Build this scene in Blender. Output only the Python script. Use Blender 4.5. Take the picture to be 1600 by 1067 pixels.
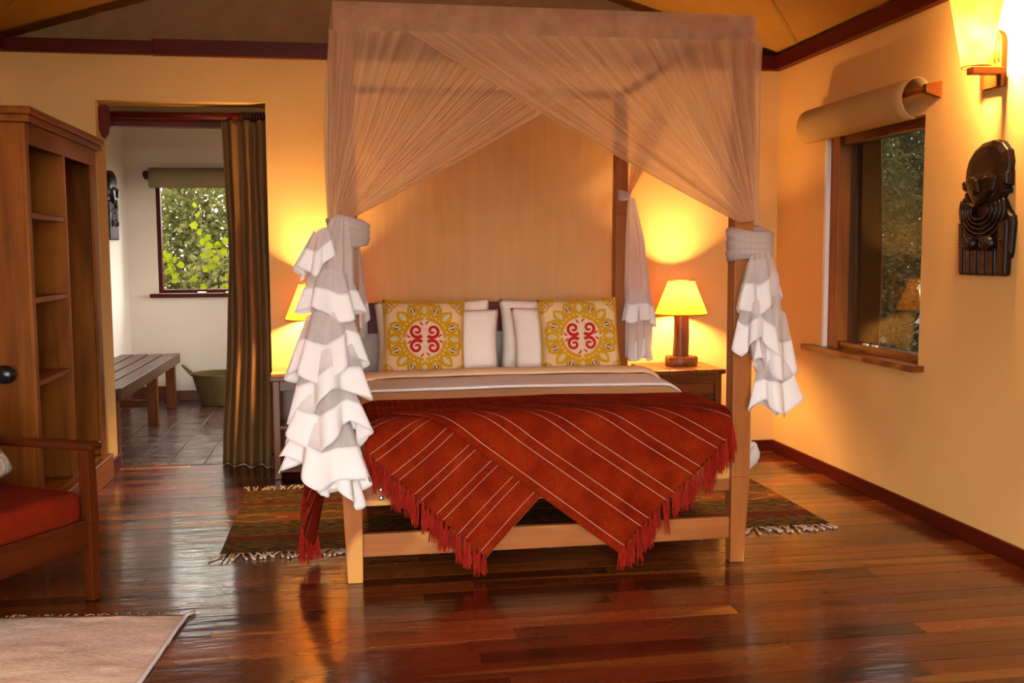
import bpy, math, random
from mathutils import Vector, Matrix, noise as mnoise
import numpy as np

R_ = random.Random(7)
sc = bpy.context.scene
for o in list(bpy.data.objects):
    bpy.data.objects.remove(o, do_unlink=True)
col = sc.collection

# ------------------------------------------------------------------ camera
F, PITCH, YAW, ROLL, CAMH = 1577.0, .0884, .1605, .005, 1.5
cp, sp, cy_, sy_ = math.cos(PITCH), math.sin(PITCH), math.cos(YAW), math.sin(YAW)
fwd = Vector((sy_ * cp, cy_ * cp, -sp)); right = Vector((cy_, -sy_, 0)); down = fwd.cross(right)
cr, sr = math.cos(ROLL), math.sin(ROLL)
right, down = cr * right + sr * down, -sr * right + cr * down
cam_d = bpy.data.cameras.new('camera'); cam = bpy.data.objects.new('camera', cam_d); col.objects.link(cam)
cam_d.sensor_fit = 'HORIZONTAL'; cam_d.sensor_width = 36; cam_d.lens = F / 1600 * 36; cam_d.clip_start = .05
mw = Matrix.Identity(4)
for i in range(3):
    mw[i][0] = right[i]; mw[i][1] = -down[i]; mw[i][2] = -fwd[i]
mw[2][3] = CAMH
cam.matrix_world = mw
sc.camera = cam

# ------------------------------------------------------------------ world, light, exposure
SKY = 14.0
LAMP_C = (1.0, .56, .20)
LAMP_W, SCONCE_W = 165.0, 300.0
wd = bpy.data.worlds.new('sky'); sc.world = wd; wd.use_nodes = True
nt = wd.node_tree; nt.nodes.clear()
bg = nt.nodes.new('ShaderNodeBackground'); wo = nt.nodes.new('ShaderNodeOutputWorld')
bg.inputs[0].default_value = (1.0, .95, .91, 1); bg.inputs[1].default_value = SKY
nt.links.new(bg.outputs[0], wo.inputs[0])
vs = sc.view_settings
vs.view_transform = 'Standard'; vs.look = 'None'; vs.gamma = 1.0; vs.use_curve_mapping = False
vs.exposure = 0.18
cyc = sc.cycles
cyc.use_denoising = True
cyc.max_bounces = 8; cyc.diffuse_bounces = 5; cyc.glossy_bounces = 4; cyc.transmission_bounces = 6
cyc.transparent_max_bounces = 16
cyc.sample_clamp_indirect = 6.0
cyc.caustics_reflective = False; cyc.caustics_refractive = False

def portal(loc, rot, sx, sy):
    l = bpy.data.lights.new('daylight_opening', 'AREA'); l.shape = 'RECTANGLE'; l.size = sx; l.size_y = sy
    l.cycles.is_portal = True
    o = bpy.data.objects.new('daylight_opening', l); o.location = loc; o.rotation_euler = rot; col.objects.link(o)

# ------------------------------------------------------------------ node helper
class NT:
    def __init__(s, name, rough=.6, spec=.3):
        s.m = bpy.data.materials.new(name); s.m.use_nodes = True
        s.t = s.m.node_tree; s.t.nodes.clear()
        s.out = s.t.nodes.new('ShaderNodeOutputMaterial')
    def node(s, typ, **kw):
        n = s.t.nodes.new(typ)
        for k, v in kw.items():
            if k.startswith('_'): n.inputs[int(k[1:])].default_value = v
            else: setattr(n, k, v)
        return n
    def lk(s, a, b): s.t.links.new(a, b)
    def setin(s, sock, v):
        if hasattr(v, 'is_output'): s.lk(v, sock)
        elif isinstance(v, (tuple, list)):
            sock.default_value = (*v, 1) if (len(v) == 3 and len(sock.default_value) == 4) else v
        else: sock.default_value = v
    def math(s, op, a, b=0., c=None, clamp=False):
        n = s.node('ShaderNodeMath', operation=op, use_clamp=clamp)
        s.setin(n.inputs[0], a); s.setin(n.inputs[1], b)
        if c is not None: s.setin(n.inputs[2], c)
        return n.outputs[0]
    def mix(s, f, a, b):
        n = s.node('ShaderNodeMix', data_type='RGBA')
        s.setin(n.inputs[0], f); s.setin(n.inputs[6], a); s.setin(n.inputs[7], b)
        return n.outputs[2]
    def ramp(s, f, stops, interp='LINEAR'):
        n = s.node('ShaderNodeValToRGB'); cr_ = n.color_ramp; cr_.interpolation = interp
        while len(cr_.elements) < len(stops): cr_.elements.new(.5)
        for e, (p, c) in zip(cr_.elements, stops):
            e.position = p; e.color = (*c, 1) if len(c) == 3 else c
        s.setin(n.inputs[0], f); return n.outputs[0]
    def coords(s, kind='Object', scale=(1, 1, 1), rnd=0.):
        if kind == 'World': src = s.node('ShaderNodeNewGeometry').outputs['Position']
        else: src = s.node('ShaderNodeTexCoord').outputs[kind]
        if rnd:
            oi = s.node('ShaderNodeObjectInfo').outputs['Random']
            v = s.node('ShaderNodeVectorMath', operation='ADD'); s.lk(src, v.inputs[0])
            cb = s.node('ShaderNodeCombineXYZ')
            for i, k in enumerate((1., 1.7, 2.3)): s.lk(s.math('MULTIPLY', oi, rnd * k), cb.inputs[i])
            s.lk(cb.outputs[0], v.inputs[1]); src = v.outputs[0]
        mp = s.node('ShaderNodeMapping'); s.lk(src, mp.inputs[0]); mp.inputs['Scale'].default_value = scale
        return mp.outputs[0]
    def noise(s, vec, scale=5., detail=4., rough=.55, dist=0.):
        n = s.node('ShaderNodeTexNoise'); s.lk(vec, n.inputs['Vector'])
        n.inputs['Scale'].default_value = scale; n.inputs['Detail'].default_value = detail
        n.inputs['Roughness'].default_value = rough; n.inputs['Distortion'].default_value = dist
        return n.outputs[0]
    def sep(s, vec):
        n = s.node('ShaderNodeSeparateXYZ'); s.lk(vec, n.inputs[0]); return n.outputs
    def bump(s, h, strength=.3, dist=.01):
        n = s.node('ShaderNodeBump'); s.lk(h, n.inputs['Height'])
        n.inputs['Strength'].default_value = strength; n.inputs['Distance'].default_value = dist
        return n.outputs[0]
    def principled(s, color, rough=.6, spec=.3, normal=None, **kw):
        p = s.node('ShaderNodeBsdfPrincipled')
        s.setin(p.inputs['Base Color'], color); s.setin(p.inputs['Roughness'], rough)
        p.inputs['Specular IOR Level'].default_value = spec
        if normal is not None: s.lk(normal, p.inputs['Normal'])
        for k, v in kw.items(): s.setin(p.inputs[k], v)
        s.lk(p.outputs[0], s.out.inputs[0]); return p

def plain(name, c, rough=.6, spec=.3, var=.12, nscale=8., bump=.0, bscale=200., **kw):
    n = NT(name); v = n.coords('Object', rnd=3.)
    f = n.noise(v, nscale)
    cc = n.mix(f, tuple(x * (1 - var) for x in c), tuple(min(1, x * (1 + var)) for x in c))
    nm = n.bump(n.noise(v, bscale, 2), bump, .004) if bump else None
    n.principled(cc, rough, spec, nm, **kw); return n.m

def wood(name, dark, light, axis='X', rough=.35, spec=.4, scale=1., kind='Object', sap=None, board=False, fig=.5):
    n = NT(name)
    st = {'X': (.9, 14, 14), 'Y': (14, .9, 14), 'Z': (14, 14, .9)}[axis]
    v = n.coords(kind, tuple(k * scale for k in st), rnd=31.)
    f = n.noise(v, 1., 5, .6, .4)
    st2 = {'X': (.6, 3.2, 3.2), 'Y': (3.2, .6, 3.2), 'Z': (3.2, 3.2, .6)}[axis]
    v2 = n.coords(kind, tuple(k * scale for k in st2), rnd=17.)
    g = n.noise(v2, 1.3, 3, .5, .8)
    fg = n.math('ADD', n.math('MULTIPLY', f, 1 - fig), n.math('MULTIPLY', g, fig))
    c = n.ramp(fg, [(.32, dark), (.68, light)])
    if sap is not None:
        if board: v2 = n.coords(kind, (.30, 5.5, 5.5), rnd=17.)
        g2 = n.noise(v2, .8, 2, .4, .5)
        c = n.mix(n.ramp(g2, [((.61 if board else .585), (0, 0, 0)), ((.63 if board else .60), (1, 1, 1))]), c, sap)
    if board:
        oi = n.node('ShaderNodeObjectInfo').outputs['Random']
        k = n.ramp(oi, [(0, (.30, .24, .24)), (.35, (.8, .72, .7)), (.7, (1.35, 1.35, 1.25)), (1, (2.6, 2.8, 2.4))])
        mm = n.node('ShaderNodeMix', data_type='RGBA', blend_type='MULTIPLY'); mm.inputs[0].default_value = 1
        n.lk(c, mm.inputs[6]); n.lk(k, mm.inputs[7]); c = mm.outputs[2]
    rr = n.math('MULTIPLY_ADD', f, .12, rough - .06)
    if board:
        wv = n.coords('World', (1.2, 6., 1.))
        h = n.math('ADD', n.math('MULTIPLY', n.noise(wv, 2.5, 3), 1.), n.math('MULTIPLY', f, .12))
        nm = n.bump(h, .22, .012)
        # worn varnish: scuffed patches are rougher
        sw = n.noise(n.coords('World', (1, 2, 1)), 3.5, 4)
        rr = n.math('MULTIPLY_ADD', sw, .18, rough - .09)
    else:
        nm = n.bump(f, .12, .004)
    p = n.principled(c, rr, spec, nm)
    if board:
        p.inputs['Coat Weight'].default_value = .65; p.inputs['Coat Roughness'].default_value = .11; n.lk(nm, p.inputs['Coat Normal'])
    return n.m

def fabric(name, c, c2=None, scale=220., rough=.9, bump=.25, sheen=.2, trans=0.):
    n = NT(name); v = n.coords('Object', rnd=2.)
    c2 = c2 or tuple(x * .82 for x in c)
    w = n.noise(v, scale, 2); lo = n.noise(v, 6, 3)
    f = n.math('ADD', n.math('MULTIPLY', w, .5), n.math('MULTIPLY', lo, .5))
    cc = n.ramp(f, [(.35, c2), (.62, c)])
    nm = n.bump(n.math('ADD', w, n.math('MULTIPLY', n.noise(v, 18, 3), 2.)), bump, .003)
    p = n.principled(cc, rough, .05, nm)
    if trans:
        t = n.node('ShaderNodeBsdfTranslucent'); n.lk(cc, t.inputs[0])
        m = n.node('ShaderNodeMixShader'); m.inputs[0].default_value = trans
        n.lk(p.outputs[0], m.inputs[1]); n.lk(t.outputs[0], m.inputs[2]); n.lk(m.outputs[0], n.out.inputs[0])
    return n.m

def net_mat(name, a_top, a_bot, streak, us, color=(.90, .66, .42)):
    n = NT(name)
    uv = n.node('ShaderNodeTexCoord').outputs['UV']; s = n.sep(uv)
    mp = n.node('ShaderNodeMapping'); n.lk(uv, mp.inputs[0]); mp.inputs['Scale'].default_value = (us, .8, 1)
    st = n.noise(mp.outputs[0], 1., 3, .6)
    st = n.ramp(st, [(.42, (0, 0, 0)), (.66, (1, 1, 1))])
    base = n.math('MULTIPLY_ADD', n.math('POWER', s[1], 1.6), a_bot - a_top, a_top)
    al = n.math('MULTIPLY_ADD', st, streak, base, clamp=True)
    d = n.node('ShaderNodeBsdfDiffuse'); d.inputs[0].default_value = (*color, 1)
    t = n.node('ShaderNodeBsdfTranslucent'); t.inputs[0].default_value = (*color, 1)
    tr = n.node('ShaderNodeBsdfTransparent')
    m1 = n.node('ShaderNodeMixShader'); m1.inputs[0].default_value = .6
    n.lk(d.outputs[0], m1.inputs[1]); n.lk(t.outputs[0], m1.inputs[2])
    m2 = n.node('ShaderNodeMixShader'); n.lk(al, m2.inputs[0]); n.lk(tr.outputs[0], m2.inputs[1]); n.lk(m1.outputs[0], m2.inputs[2])
    n.lk(m2.outputs[0], n.out.inputs[0]); return n.m

def emit(name, c, s):
    n = NT(name); e = n.node('ShaderNodeEmission'); e.inputs[0].default_value = (*c, 1); e.inputs[1].default_value = s
    n.lk(e.outputs[0], n.out.inputs[0]); return n.m

def shade_mat(name, lo, hi):
    n = NT(name); v = n.coords('Object')
    f = n.noise(v, 14, 4)
    c = n.ramp(f, [(.3, lo), (.7, hi)])
    t = n.node('ShaderNodeBsdfTranslucent'); n.lk(c, t.inputs[0])
    d = n.node('ShaderNodeBsdfDiffuse'); n.lk(c, d.inputs[0])
    m = n.node('ShaderNodeMixShader'); m.inputs[0].default_value = .35
    n.lk(t.outputs[0], m.inputs[1]); n.lk(d.outputs[0], m.inputs[2]); n.lk(m.outputs[0], n.out.inputs[0]); return n.m

def screen_mat(name, alpha):
    n = NT(name)
    d = n.node('ShaderNodeBsdfDiffuse'); d.inputs[0].default_value = (.006, .006, .006, 1)
    g = n.node('ShaderNodeBsdfGlossy'); g.inputs[0].default_value = (.9, .9, .9, 1); g.inputs[1].default_value = .04
    tr = n.node('ShaderNodeBsdfTransparent')
    m = n.node('ShaderNodeMixShader'); m.inputs[0].default_value = alpha
    n.lk(tr.outputs[0], m.inputs[1]); n.lk(d.outputs[0], m.inputs[2])
    fr = n.node('ShaderNodeFresnel'); fr.inputs[0].default_value = 1.08
    m2 = n.node('ShaderNodeMixShader'); n.lk(fr.outputs[0], m2.inputs[0]); n.lk(m.outputs[0], m2.inputs[1]); n.lk(g.outputs[0], m2.inputs[2])
    n.lk(m2.outputs[0], n.out.inputs[0]); return n.m

M = {}
def wall_mat():
    n = NT('plaster'); v = n.coords('World')
    f = n.noise(v, 1.6, 4); g = n.noise(v, 160, 3)
    c = n.ramp(f, [(.3, (.70, .425, .145)), (.7, (.77, .48, .175))])
    n.principled(c, .85, .15, n.bump(g, .18, .003)); return n.m
M['wall'] = wall_mat()
M['bathwall'] = plain('pale_plaster', (.76, .68, .58), .85, .15, .06, 1.5, .15, 160)
M['canvas'] = fabric('canvas', (.34, .175, .04), (.29, .145, .032), 300, .95, .2, .05)
M['gable'] = fabric('gable_canvas', (.30, .18, .08), (.25, .145, .06), 300, .95, .2, .05)
for ax in 'XYZ':
    M['bed' + ax] = wood('bed_wood_' + ax, (.20, .055, .012), (.38, .135, .034), ax, .38, .2, 1., sap=(.56, .27, .07))
    M['ward' + ax] = wood('cedar_' + ax, (.075, .017, .002), (.36, .115, .013), ax, .36, .15, fig=.62)
    M['dark' + ax] = wood('dark_stained_' + ax, (.050, .004, .0015), (.10, .009, .002), ax, .42, .15)
    M['ns' + ax] = wood('nightstand_wood_' + ax, (.065, .015, .003), (.19, .055, .009), ax, .28, .3)
    M['bench' + ax] = wood('bench_wood_' + ax, (.05, .018, .010), (.11, .042, .022), ax, .34, .25)
    M['chair' + ax] = wood('chair_wood_' + ax, (.035, .006, .0015), (.09, .018, .003), ax, .28, .2)
M['board'] = wood('floor_board', (.055, .010, .003), (.145, .032, .007), 'X', .26, .2, 1., 'World', sap=(.22, .075, .012), board=True)
M['subfloor'] = plain('subfloor', (.02, .008, .005), .9)
def tile_mat():
    n = NT('slate_tile'); v = n.coords('World'); f = n.noise(v, 7, 5)
    oi = n.node('ShaderNodeObjectInfo').outputs['Random']
    c = n.mix(oi, n.ramp(f, [(.3, (.045, .02, .016)), (.7, (.12, .055, .04))]), n.ramp(f, [(.3, (.07, .035, .03)), (.7, (.18, .085, .06))]))
    n.principled(c, n.math('MULTIPLY_ADD', f, .25, .12), .5, n.bump(n.noise(v, 9, 4), .5, .012)); return n.m
M['tile'] = tile_mat()
M['grout'] = plain('grout', (.30, .24, .20), .8)
M['base_tile'] = plain('baseboard_tile', (.16, .045, .025), .35, .4)
M['cotton'] = fabric('white_cotton', (.92, .90, .90), (.87, .85, .85), 260, .9, .15, .2, .25)
M['linen'] = fabric('white_linen', (.84, .80, .77), (.78, .73, .70), 240, .9, .3, .2)
M['pillow'] = fabric('pillow_cotton', (.86, .76, .68), (.78, .67, .58), 200, .9, .5, .2)
M['beige'] = fabric('beige_bedspread', (.84, .58, .35), (.74, .50, .29), 240, .9, .3, .2)
M['grey'] = fabric('grey_upholstery', (.34, .32, .32), (.28, .26, .26), 240)
M['cushion'] = fabric('cushion_cloth', (.74, .50, .28), (.64, .42, .22), 240)
M['gold'] = fabric('gold_applique', (.56, .295, .012), (.46, .23, .008), 240, bump=.1)
M['red'] = fabric('red_applique', (.46, .02, .02), (.38, .015, .015), 240, bump=.1)
M['navy'] = fabric('navy_applique', (.015, .02, .07), (.01, .015, .05), 240, bump=.1)
M['green'] = fabric('green_applique', (.36, .50, .28), (.30, .42, .22), 240, bump=.1)
M['pale'] = fabric('pale_applique', (.74, .52, .36), (.66, .46, .30), 240, bump=.1)
M['rust'] = fabric('rust_seat_fabric', (.17, .014, .003), (.10, .008, .002), 160, .95, .5)
M['doorcurtain'] = fabric('brown_curtain', (.21, .115, .045), (.17, .09, .035), 260, .95, .3)
M['blind'] = fabric('tan_blind', (.50, .34, .13), (.44, .29, .10), 280, .9, .2)
M['blindb'] = fabric('drab_blind', (.30, .24, .14), (.26, .20, .11), 280, .9, .2)
M['black'] = plain('black_gloss', (.008, .008, .01), .25, .5)
M['steel'] = plain('steel', (.75, .72, .68), .3, .5, Metallic=1.)
M['shade'] = shade_mat('parchment_shade', (.62, .21, .007), (.84, .33, .018))
M['shade2'] = shade_mat('sconce_parchment', (.42, .18, .010), (.62, .30, .028))
M['shade_rim'] = plain('shade_rim', (.10, .035, .01), .5)
M['bulb'] = emit('bulb_glow', (1., .72, .35), 12.)
M['root'] = wood('root_wood', (.05, .013, .005), (.50, .19, .035), 'X', .4, .3, 2.6)
M['logpost'] = wood('log_post', (.06, .018, .006), (.34, .12, .035), 'Z', .35, .3)
M['mask'] = wood('carved_ebony', (.006, .002, .0015), (.014, .005, .003), 'Z', .38, .3)
M['maskcut'] = plain('carved_groove', (.045, .022, .012), .6)
M['white_paint'] = plain('white_paint', (.78, .74, .70), .6)
M['glass_dark'] = screen_mat('insect_screen', .88)
M['glass'] = screen_mat('window_glass', .06)
M['basket'] = fabric('woven_sisal', (.18, .13, .055), (.11, .075, .03), 90, .9, .9)
M['fringe'] = fabric('cream_fringe', (.58, .44, .32), (.48, .35, .25), 120)
M['redfringe'] = fabric('red_fringe', (.30, .018, .008), (.17, .008, .004), 120)
M['paper'] = plain('booklet_paper', (.62, .30, .10), .6)
M['leaf_dark'] = plain('leaf_dark', (.035, .055, .018), .6, .3, .5, 3.)
M['bark'] = plain('bark', (.06, .045, .03), .9, .1, .3)
M['ground'] = plain('ground_soil', (.05, .045, .02), .95, .1, .4, 3.)
M['lantern_metal'] = plain('lantern_metal', (.30, .29, .27), .5)
M['lantern_glow'] = emit('lantern_glow', (1., .62, .16), 30.)
def leaf_mat(name, a, b, tr=.5):
    n = NT(name); oi = n.node('ShaderNodeObjectInfo').outputs['Random']
    g = n.noise(n.coords('World'), 9, 2)
    c = n.mix(n.math('ADD', n.math('MULTIPLY', oi, .4), n.math('MULTIPLY', g, .6)), a, b)
    d = n.node('ShaderNodeBsdfDiffuse'); t = n.node('ShaderNodeBsdfTranslucent'); n.lk(c, d.inputs[0]); n.lk(c, t.inputs[0])
    m = n.node('ShaderNodeMixShader'); m.inputs[0].default_value = tr
    n.lk(d.outputs[0], m.inputs[1]); n.lk(t.outputs[0], m.inputs[2]); n.lk(m.outputs[0], n.out.inputs[0]); return n.m
M['leaf_bright'] = leaf_mat('leaf_bright', (.105, .13, .004), (.17, .19, .010))
M['leaf_mid'] = leaf_mat('leaf_mid', (.034, .042, .009), (.19, .18, .06))
M['leaf_deep'] = leaf_mat('leaf_deep', (.035, .045, .015), (.13, .15, .06), .3)

def throw_mat():
    n = NT('rust_throw'); uv = n.node('ShaderNodeTexCoord').outputs['UV']; s = n.sep(uv)
    v = n.coords('World')
    mp = n.node('ShaderNodeMapping'); n.lk(uv, mp.inputs[0]); mp.inputs['Scale'].default_value = (260, 90, 1)
    w = n.noise(mp.outputs[0], 1., 3); lo = n.noise(v, 9, 3)
    f = n.math('ADD', n.math('MULTIPLY', w, .7), n.math('MULTIPLY', lo, .3))
    c = n.ramp(f, [(.36, (.075, .004, .0015)), (.5, (.18, .012, .0025)), (.66, (.31, .034, .005))])
    def line(ph, wdt):
        fr = n.math('FRACT', n.math('ADD', s[0], ph))
        return n.math('LESS_THAN', n.math('ABSOLUTE', n.math('SUBTRACT', fr, .5)), wdt)
    ln = n.math('MAXIMUM', line(0., .007), line(.30, .007))
    ln = n.math('MULTIPLY', ln, n.math('LESS_THAN', .30, w))
    c = n.mix(ln, c, (.60, .33, .25))
    n.principled(c, .95, .03, n.bump(w, .6, .004))
    return n.m
M['throw'] = throw_mat()

def kilim_mat():
    n = NT('kilim'); uv = n.node('ShaderNodeTexCoord').outputs['UV']; s = n.sep(uv)   # metres
    wv = n.noise(n.coords('UV', (40, 90, 1)), 1., 3, .6)
    mot = n.noise(n.coords('UV', (16, 60, 1)), 1., 2, .5)
    zig = n.math('PINGPONG', n.math('MULTIPLY', s[0], 1.), .045)
    v2 = n.math('ADD', s[1], n.math('MULTIPLY', zig, .12))
    dk, mr, go, orr, ol = (.028, .018, .010), (.13, .008, .008), (.30, .15, .025), (.33, .07, .012), (.10, .062, .015)
    band = n.ramp(n.math('DIVIDE', v2, 1.42), [(0, dk), (.07, ol), (.11, dk), (.15, mr), (.215, orr), (.235, ol), (.33, dk), (.37, ol), (.43, orr), (.56, go), (.58, ol), (.68, go), (.71, mr), (.76, dk), (.80, ol), (.86, mr), (.90, dk)], 'CONSTANT')
    speck = n.ramp(mot, [(.40, dk), (.52, ol), (.60, go)])
    lum = n.ramp(n.math('DIVIDE', v2, 1.42), [(0, (.7,) * 3), (.15, (.12,) * 3), (.215, (.7,) * 3), (.43, (.12,) * 3), (.56, (.7,) * 3), (.71, (.1,) * 3), (.76, (.75,) * 3)], 'CONSTANT')
    c = n.mix(lum, band, speck)
    # stepped diamonds in the orange band
    px = n.math('SUBTRACT', n.math('PINGPONG', n.math('ADD', s[0], .1), .42), .21)
    sx = n.math('SNAP', n.math('ABSOLUTE', px), .03); dv = n.math('SNAP', n.math('ABSOLUTE', n.math('SUBTRACT', s[1], .70)), .014)
    d = n.math('ADD', sx, n.math('MULTIPLY', dv, 1.7))
    ring = n.math('MULTIPLY', n.math('LESS_THAN', d, .155), n.math('GREATER_THAN', d, .115))
    inn = n.math('LESS_THAN', d, .116)
    c = n.mix(inn, c, n.mix(mot, dk, go)); c = n.mix(ring, c, (.40, .20, .05))
    c = n.mix(n.math('MULTIPLY', wv, .62), c, dk)
    n.principled(c, .95, .1, n.bump(wv, .6, .004)); return n.m
M['kilim'] = kilim_mat()

def mat_rug():
    n = NT('cream_woven_mat'); v = n.coords('World', (1, 1, 1))
    mp = n.node('ShaderNodeMapping'); n.lk(v, mp.inputs[0]); mp.inputs['Rotation'].default_value = (0, 0, -.5); mp.inputs['Scale'].default_value = (40, 220, 1)
    w = n.noise(mp.outputs[0], 1., 2); lo = n.noise(n.coords('World', (2, 7, 1)), 1.2, 4)
    c = n.ramp(n.math('ADD', n.math('MULTIPLY', w, .6), n.math('MULTIPLY', lo, .4)), [(.34, (.50, .36, .27)), (.62, (.94, .76, .63))])
    n.principled(c, .95, .1, n.bump(n.math('ADD', w, n.math('MULTIPLY', lo, 3.)), .7, .006)); return n.m
M['mat'] = mat_rug()
def floral():
    n = NT('floral_fabric'); v = n.coords('Object')
    vo = n.node('ShaderNodeTexVoronoi'); n.lk(v, vo.inputs['Vector']); vo.inputs['Scale'].default_value = 9
    f = n.math('SINE', n.math('MULTIPLY', vo.outputs[0], 30.))
    c = n.ramp(f, [(.2, (.30, .30, .24)), (.5, (.66, .58, .44)), (.8, (.55, .34, .22))])
    n.principled(c, .9, .15); return n.m
M['floral'] = floral()

# ------------------------------------------------------------------ mesh helpers
class MB:
    def __init__(s): s.v = []; s.f = []; s.uv = []
    def add(s, vs_, fs, uv=None):
        b = len(s.v); s.v += [tuple(p) for p in vs_]; s.f += [tuple(i + b for i in q) for q in fs]
        s.uv += list(uv) if uv else [(0, 0)] * len(vs_); return s
    def box(s, x0, y0, z0, x1, y1, z1):
        return s.hexa([(x0, y0, z0), (x1, y0, z0), (x1, y1, z0), (x0, y1, z0), (x0, y0, z1), (x1, y0, z1), (x1, y1, z1), (x0, y1, z1)])
    def hexa(s, p):
        return s.add(p, [(0, 3, 2, 1), (4, 5, 6, 7), (0, 1, 5, 4), (1, 2, 6, 5), (2, 3, 7, 6), (3, 0, 4, 7)])
    def taper(s, c0, h0, c1, h1):   # two rectangles (centre, half sizes)
        p = []
        for c, h in ((c0, h0), (c1, h1)):
            p += [(c[0] - h[0], c[1] - h[1], c[2]), (c[0] + h[0], c[1] - h[1], c[2]), (c[0] + h[0], c[1] + h[1], c[2]), (c[0] - h[0], c[1] + h[1], c[2])]
        return s.hexa(p)
    def tube(s, pts, r, n=8, cap=True):
        pts = [Vector(p) for p in pts]; rs = r if isinstance(r, (list, tuple)) else [r] * len(pts)
        vs_, fs = [], []
        for i, p in enumerate(pts):
            d = (pts[min(i + 1, len(pts) - 1)] - pts[max(i - 1, 0)]).normalized()
            a = d.cross(Vector((0, 0, 1)) if abs(d.z) < .9 else Vector((1, 0, 0))).normalized(); b = d.cross(a)
            for k in range(n):
                t = 2 * math.pi * k / n; vs_.append(p + a * math.cos(t) * rs[i] + b * math.sin(t) * rs[i])
        for i in range(len(pts) - 1):
            for k in range(n): fs.append((i * n + k, i * n + (k + 1) % n, (i + 1) * n + (k + 1) % n, (i + 1) * n + k))
        if cap: fs += [tuple(range(n))[::-1], tuple(range((len(pts) - 1) * n, len(pts) * n))]
        return s.add(vs_, fs)
    def lathe(s, prof, n=32, c=(0, 0, 0), cap=False):
        vs_, fs = [], []
        for r, z in prof:
            for k in range(n):
                t = 2 * math.pi * k / n; vs_.append((c[0] + r * math.cos(t), c[1] + r * math.sin(t), c[2] + z))
        for i in range(len(prof) - 1):
            for k in range(n): fs.append((i * n + k, i * n + (k + 1) % n, (i + 1) * n + (k + 1) % n, (i + 1) * n + k))
        if cap: fs += [tuple(range(n))[::-1], tuple(range((len(prof) - 1) * n, len(prof) * n))]
        return s.add(vs_, fs)
    def grid(s, fn, nu, nv, uvf=None, closed=False):
        vs_, uv, fs = [], [], []
        for j in range(nv + 1):
            for i in range(nu + 1):
                u, v = i / nu, j / nv
                vs_.append(fn(u, v)); uv.append(uvf(u, v) if uvf else (u, v))
        w = nu + 1
        for j in range(nv):
            for i in range(nu): fs.append((j * w + i, j * w + i + 1, (j + 1) * w + i + 1, (j + 1) * w + i))
        return s.add(vs_, fs, uv)
    def ellipsoid(s, c, r, nu=20, nv=12):
        vs_, fs = [], []
        for j in range(nv + 1):
            a = math.pi * j / nv
            for i in range(nu):
                t = 2 * math.pi * i / nu
                vs_.append((c[0] + r[0] * math.sin(a) * math.cos(t), c[1] + r[1] * math.sin(a) * math.sin(t), c[2] + r[2] * math.cos(a)))
        for j in range(nv):
            for i in range(nu): fs.append((j * nu + i, j * nu + (i + 1) % nu, (j + 1) * nu + (i + 1) % nu, (j + 1) * nu + i))
        return s.add(vs_, fs)
    def mesh(s, name, mat, smooth=False):
        me = bpy.data.meshes.new(name); me.from_pydata(s.v, [], s.f)
        ul = me.uv_layers.new(name='UVMap'); vi = np.empty(len(me.loops), np.int32); me.loops.foreach_get('vertex_index', vi)
        ul.data.foreach_set('uv', np.array(s.uv, np.float32)[vi].ravel())
        if smooth: me.polygons.foreach_set('use_smooth', [True] * len(me.polygons))
        me.materials.append(mat); me.update(); return me
    def build(s, name, mat, parent=None, smooth=False, bevel=0., thick=0., loc=None):
        o = bpy.data.objects.new(name, s.mesh(name, M[mat] if isinstance(mat, str) else mat, smooth)); col.objects.link(o)
        if loc: o.location = loc
        if parent: o.parent = parent
        if thick:
            md = o.modifiers.new('solid', 'SOLIDIFY'); md.thickness = thick; md.offset = 0
        if bevel:
            md = o.modifiers.new('bevel', 'BEVEL'); md.width = bevel; md.segments = 2; md.limit_method = 'ANGLE'
        return o
def tag(o, label, cat, group=None):
    o['label'] = label; o['category'] = cat
    if group: o['group'] = group
    return o
def struct(o): o['kind'] = 'structure'; return o
def stuff(o): o['kind'] = 'stuff'; return o
def empty(name, loc=(0, 0, 0), rz=0., label=None, cat=None, group=None):
    o = bpy.data.objects.new(name, None); col.objects.link(o); o.location = loc; o.rotation_euler = (0, 0, rz)
    o.empty_display_size = .1
    if label: tag(o, label, cat, group)
    return o
def boxo(name, mat, parent, x0, y0, z0, x1, y1, z1, bevel=.004):
    return MB().box(x0, y0, z0, x1, y1, z1).build(name, mat, parent, bevel=bevel)
def copy_tree(o, parent=None):
    c = o.copy(); col.objects.link(c); c.parent = parent
    for ch in [k for k in o.children]: copy_tree(ch, c)
    return c
def nz(x, y=0., z=0.): return mnoise.noise(Vector((x, y, z)))
def sstep(a, b, x):
    t = max(0., min(1., (x - a) / (b - a))); return t * t * (3 - 2 * t)

# ------------------------------------------------------------------ room shell
XL, XR, YB, YBB, YF, ZT = -2.20, 3.14, 7.10, 7.35, -.8, 2.86
BX1, BY1 = .60, 10.70           # bathroom extents
D0, D1, DZ = -1.62, -.53, 2.51  # doorway
WY0, WY1, WZ0, WZ1 = 5.18, 6.36, .83, 2.24   # right window

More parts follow.
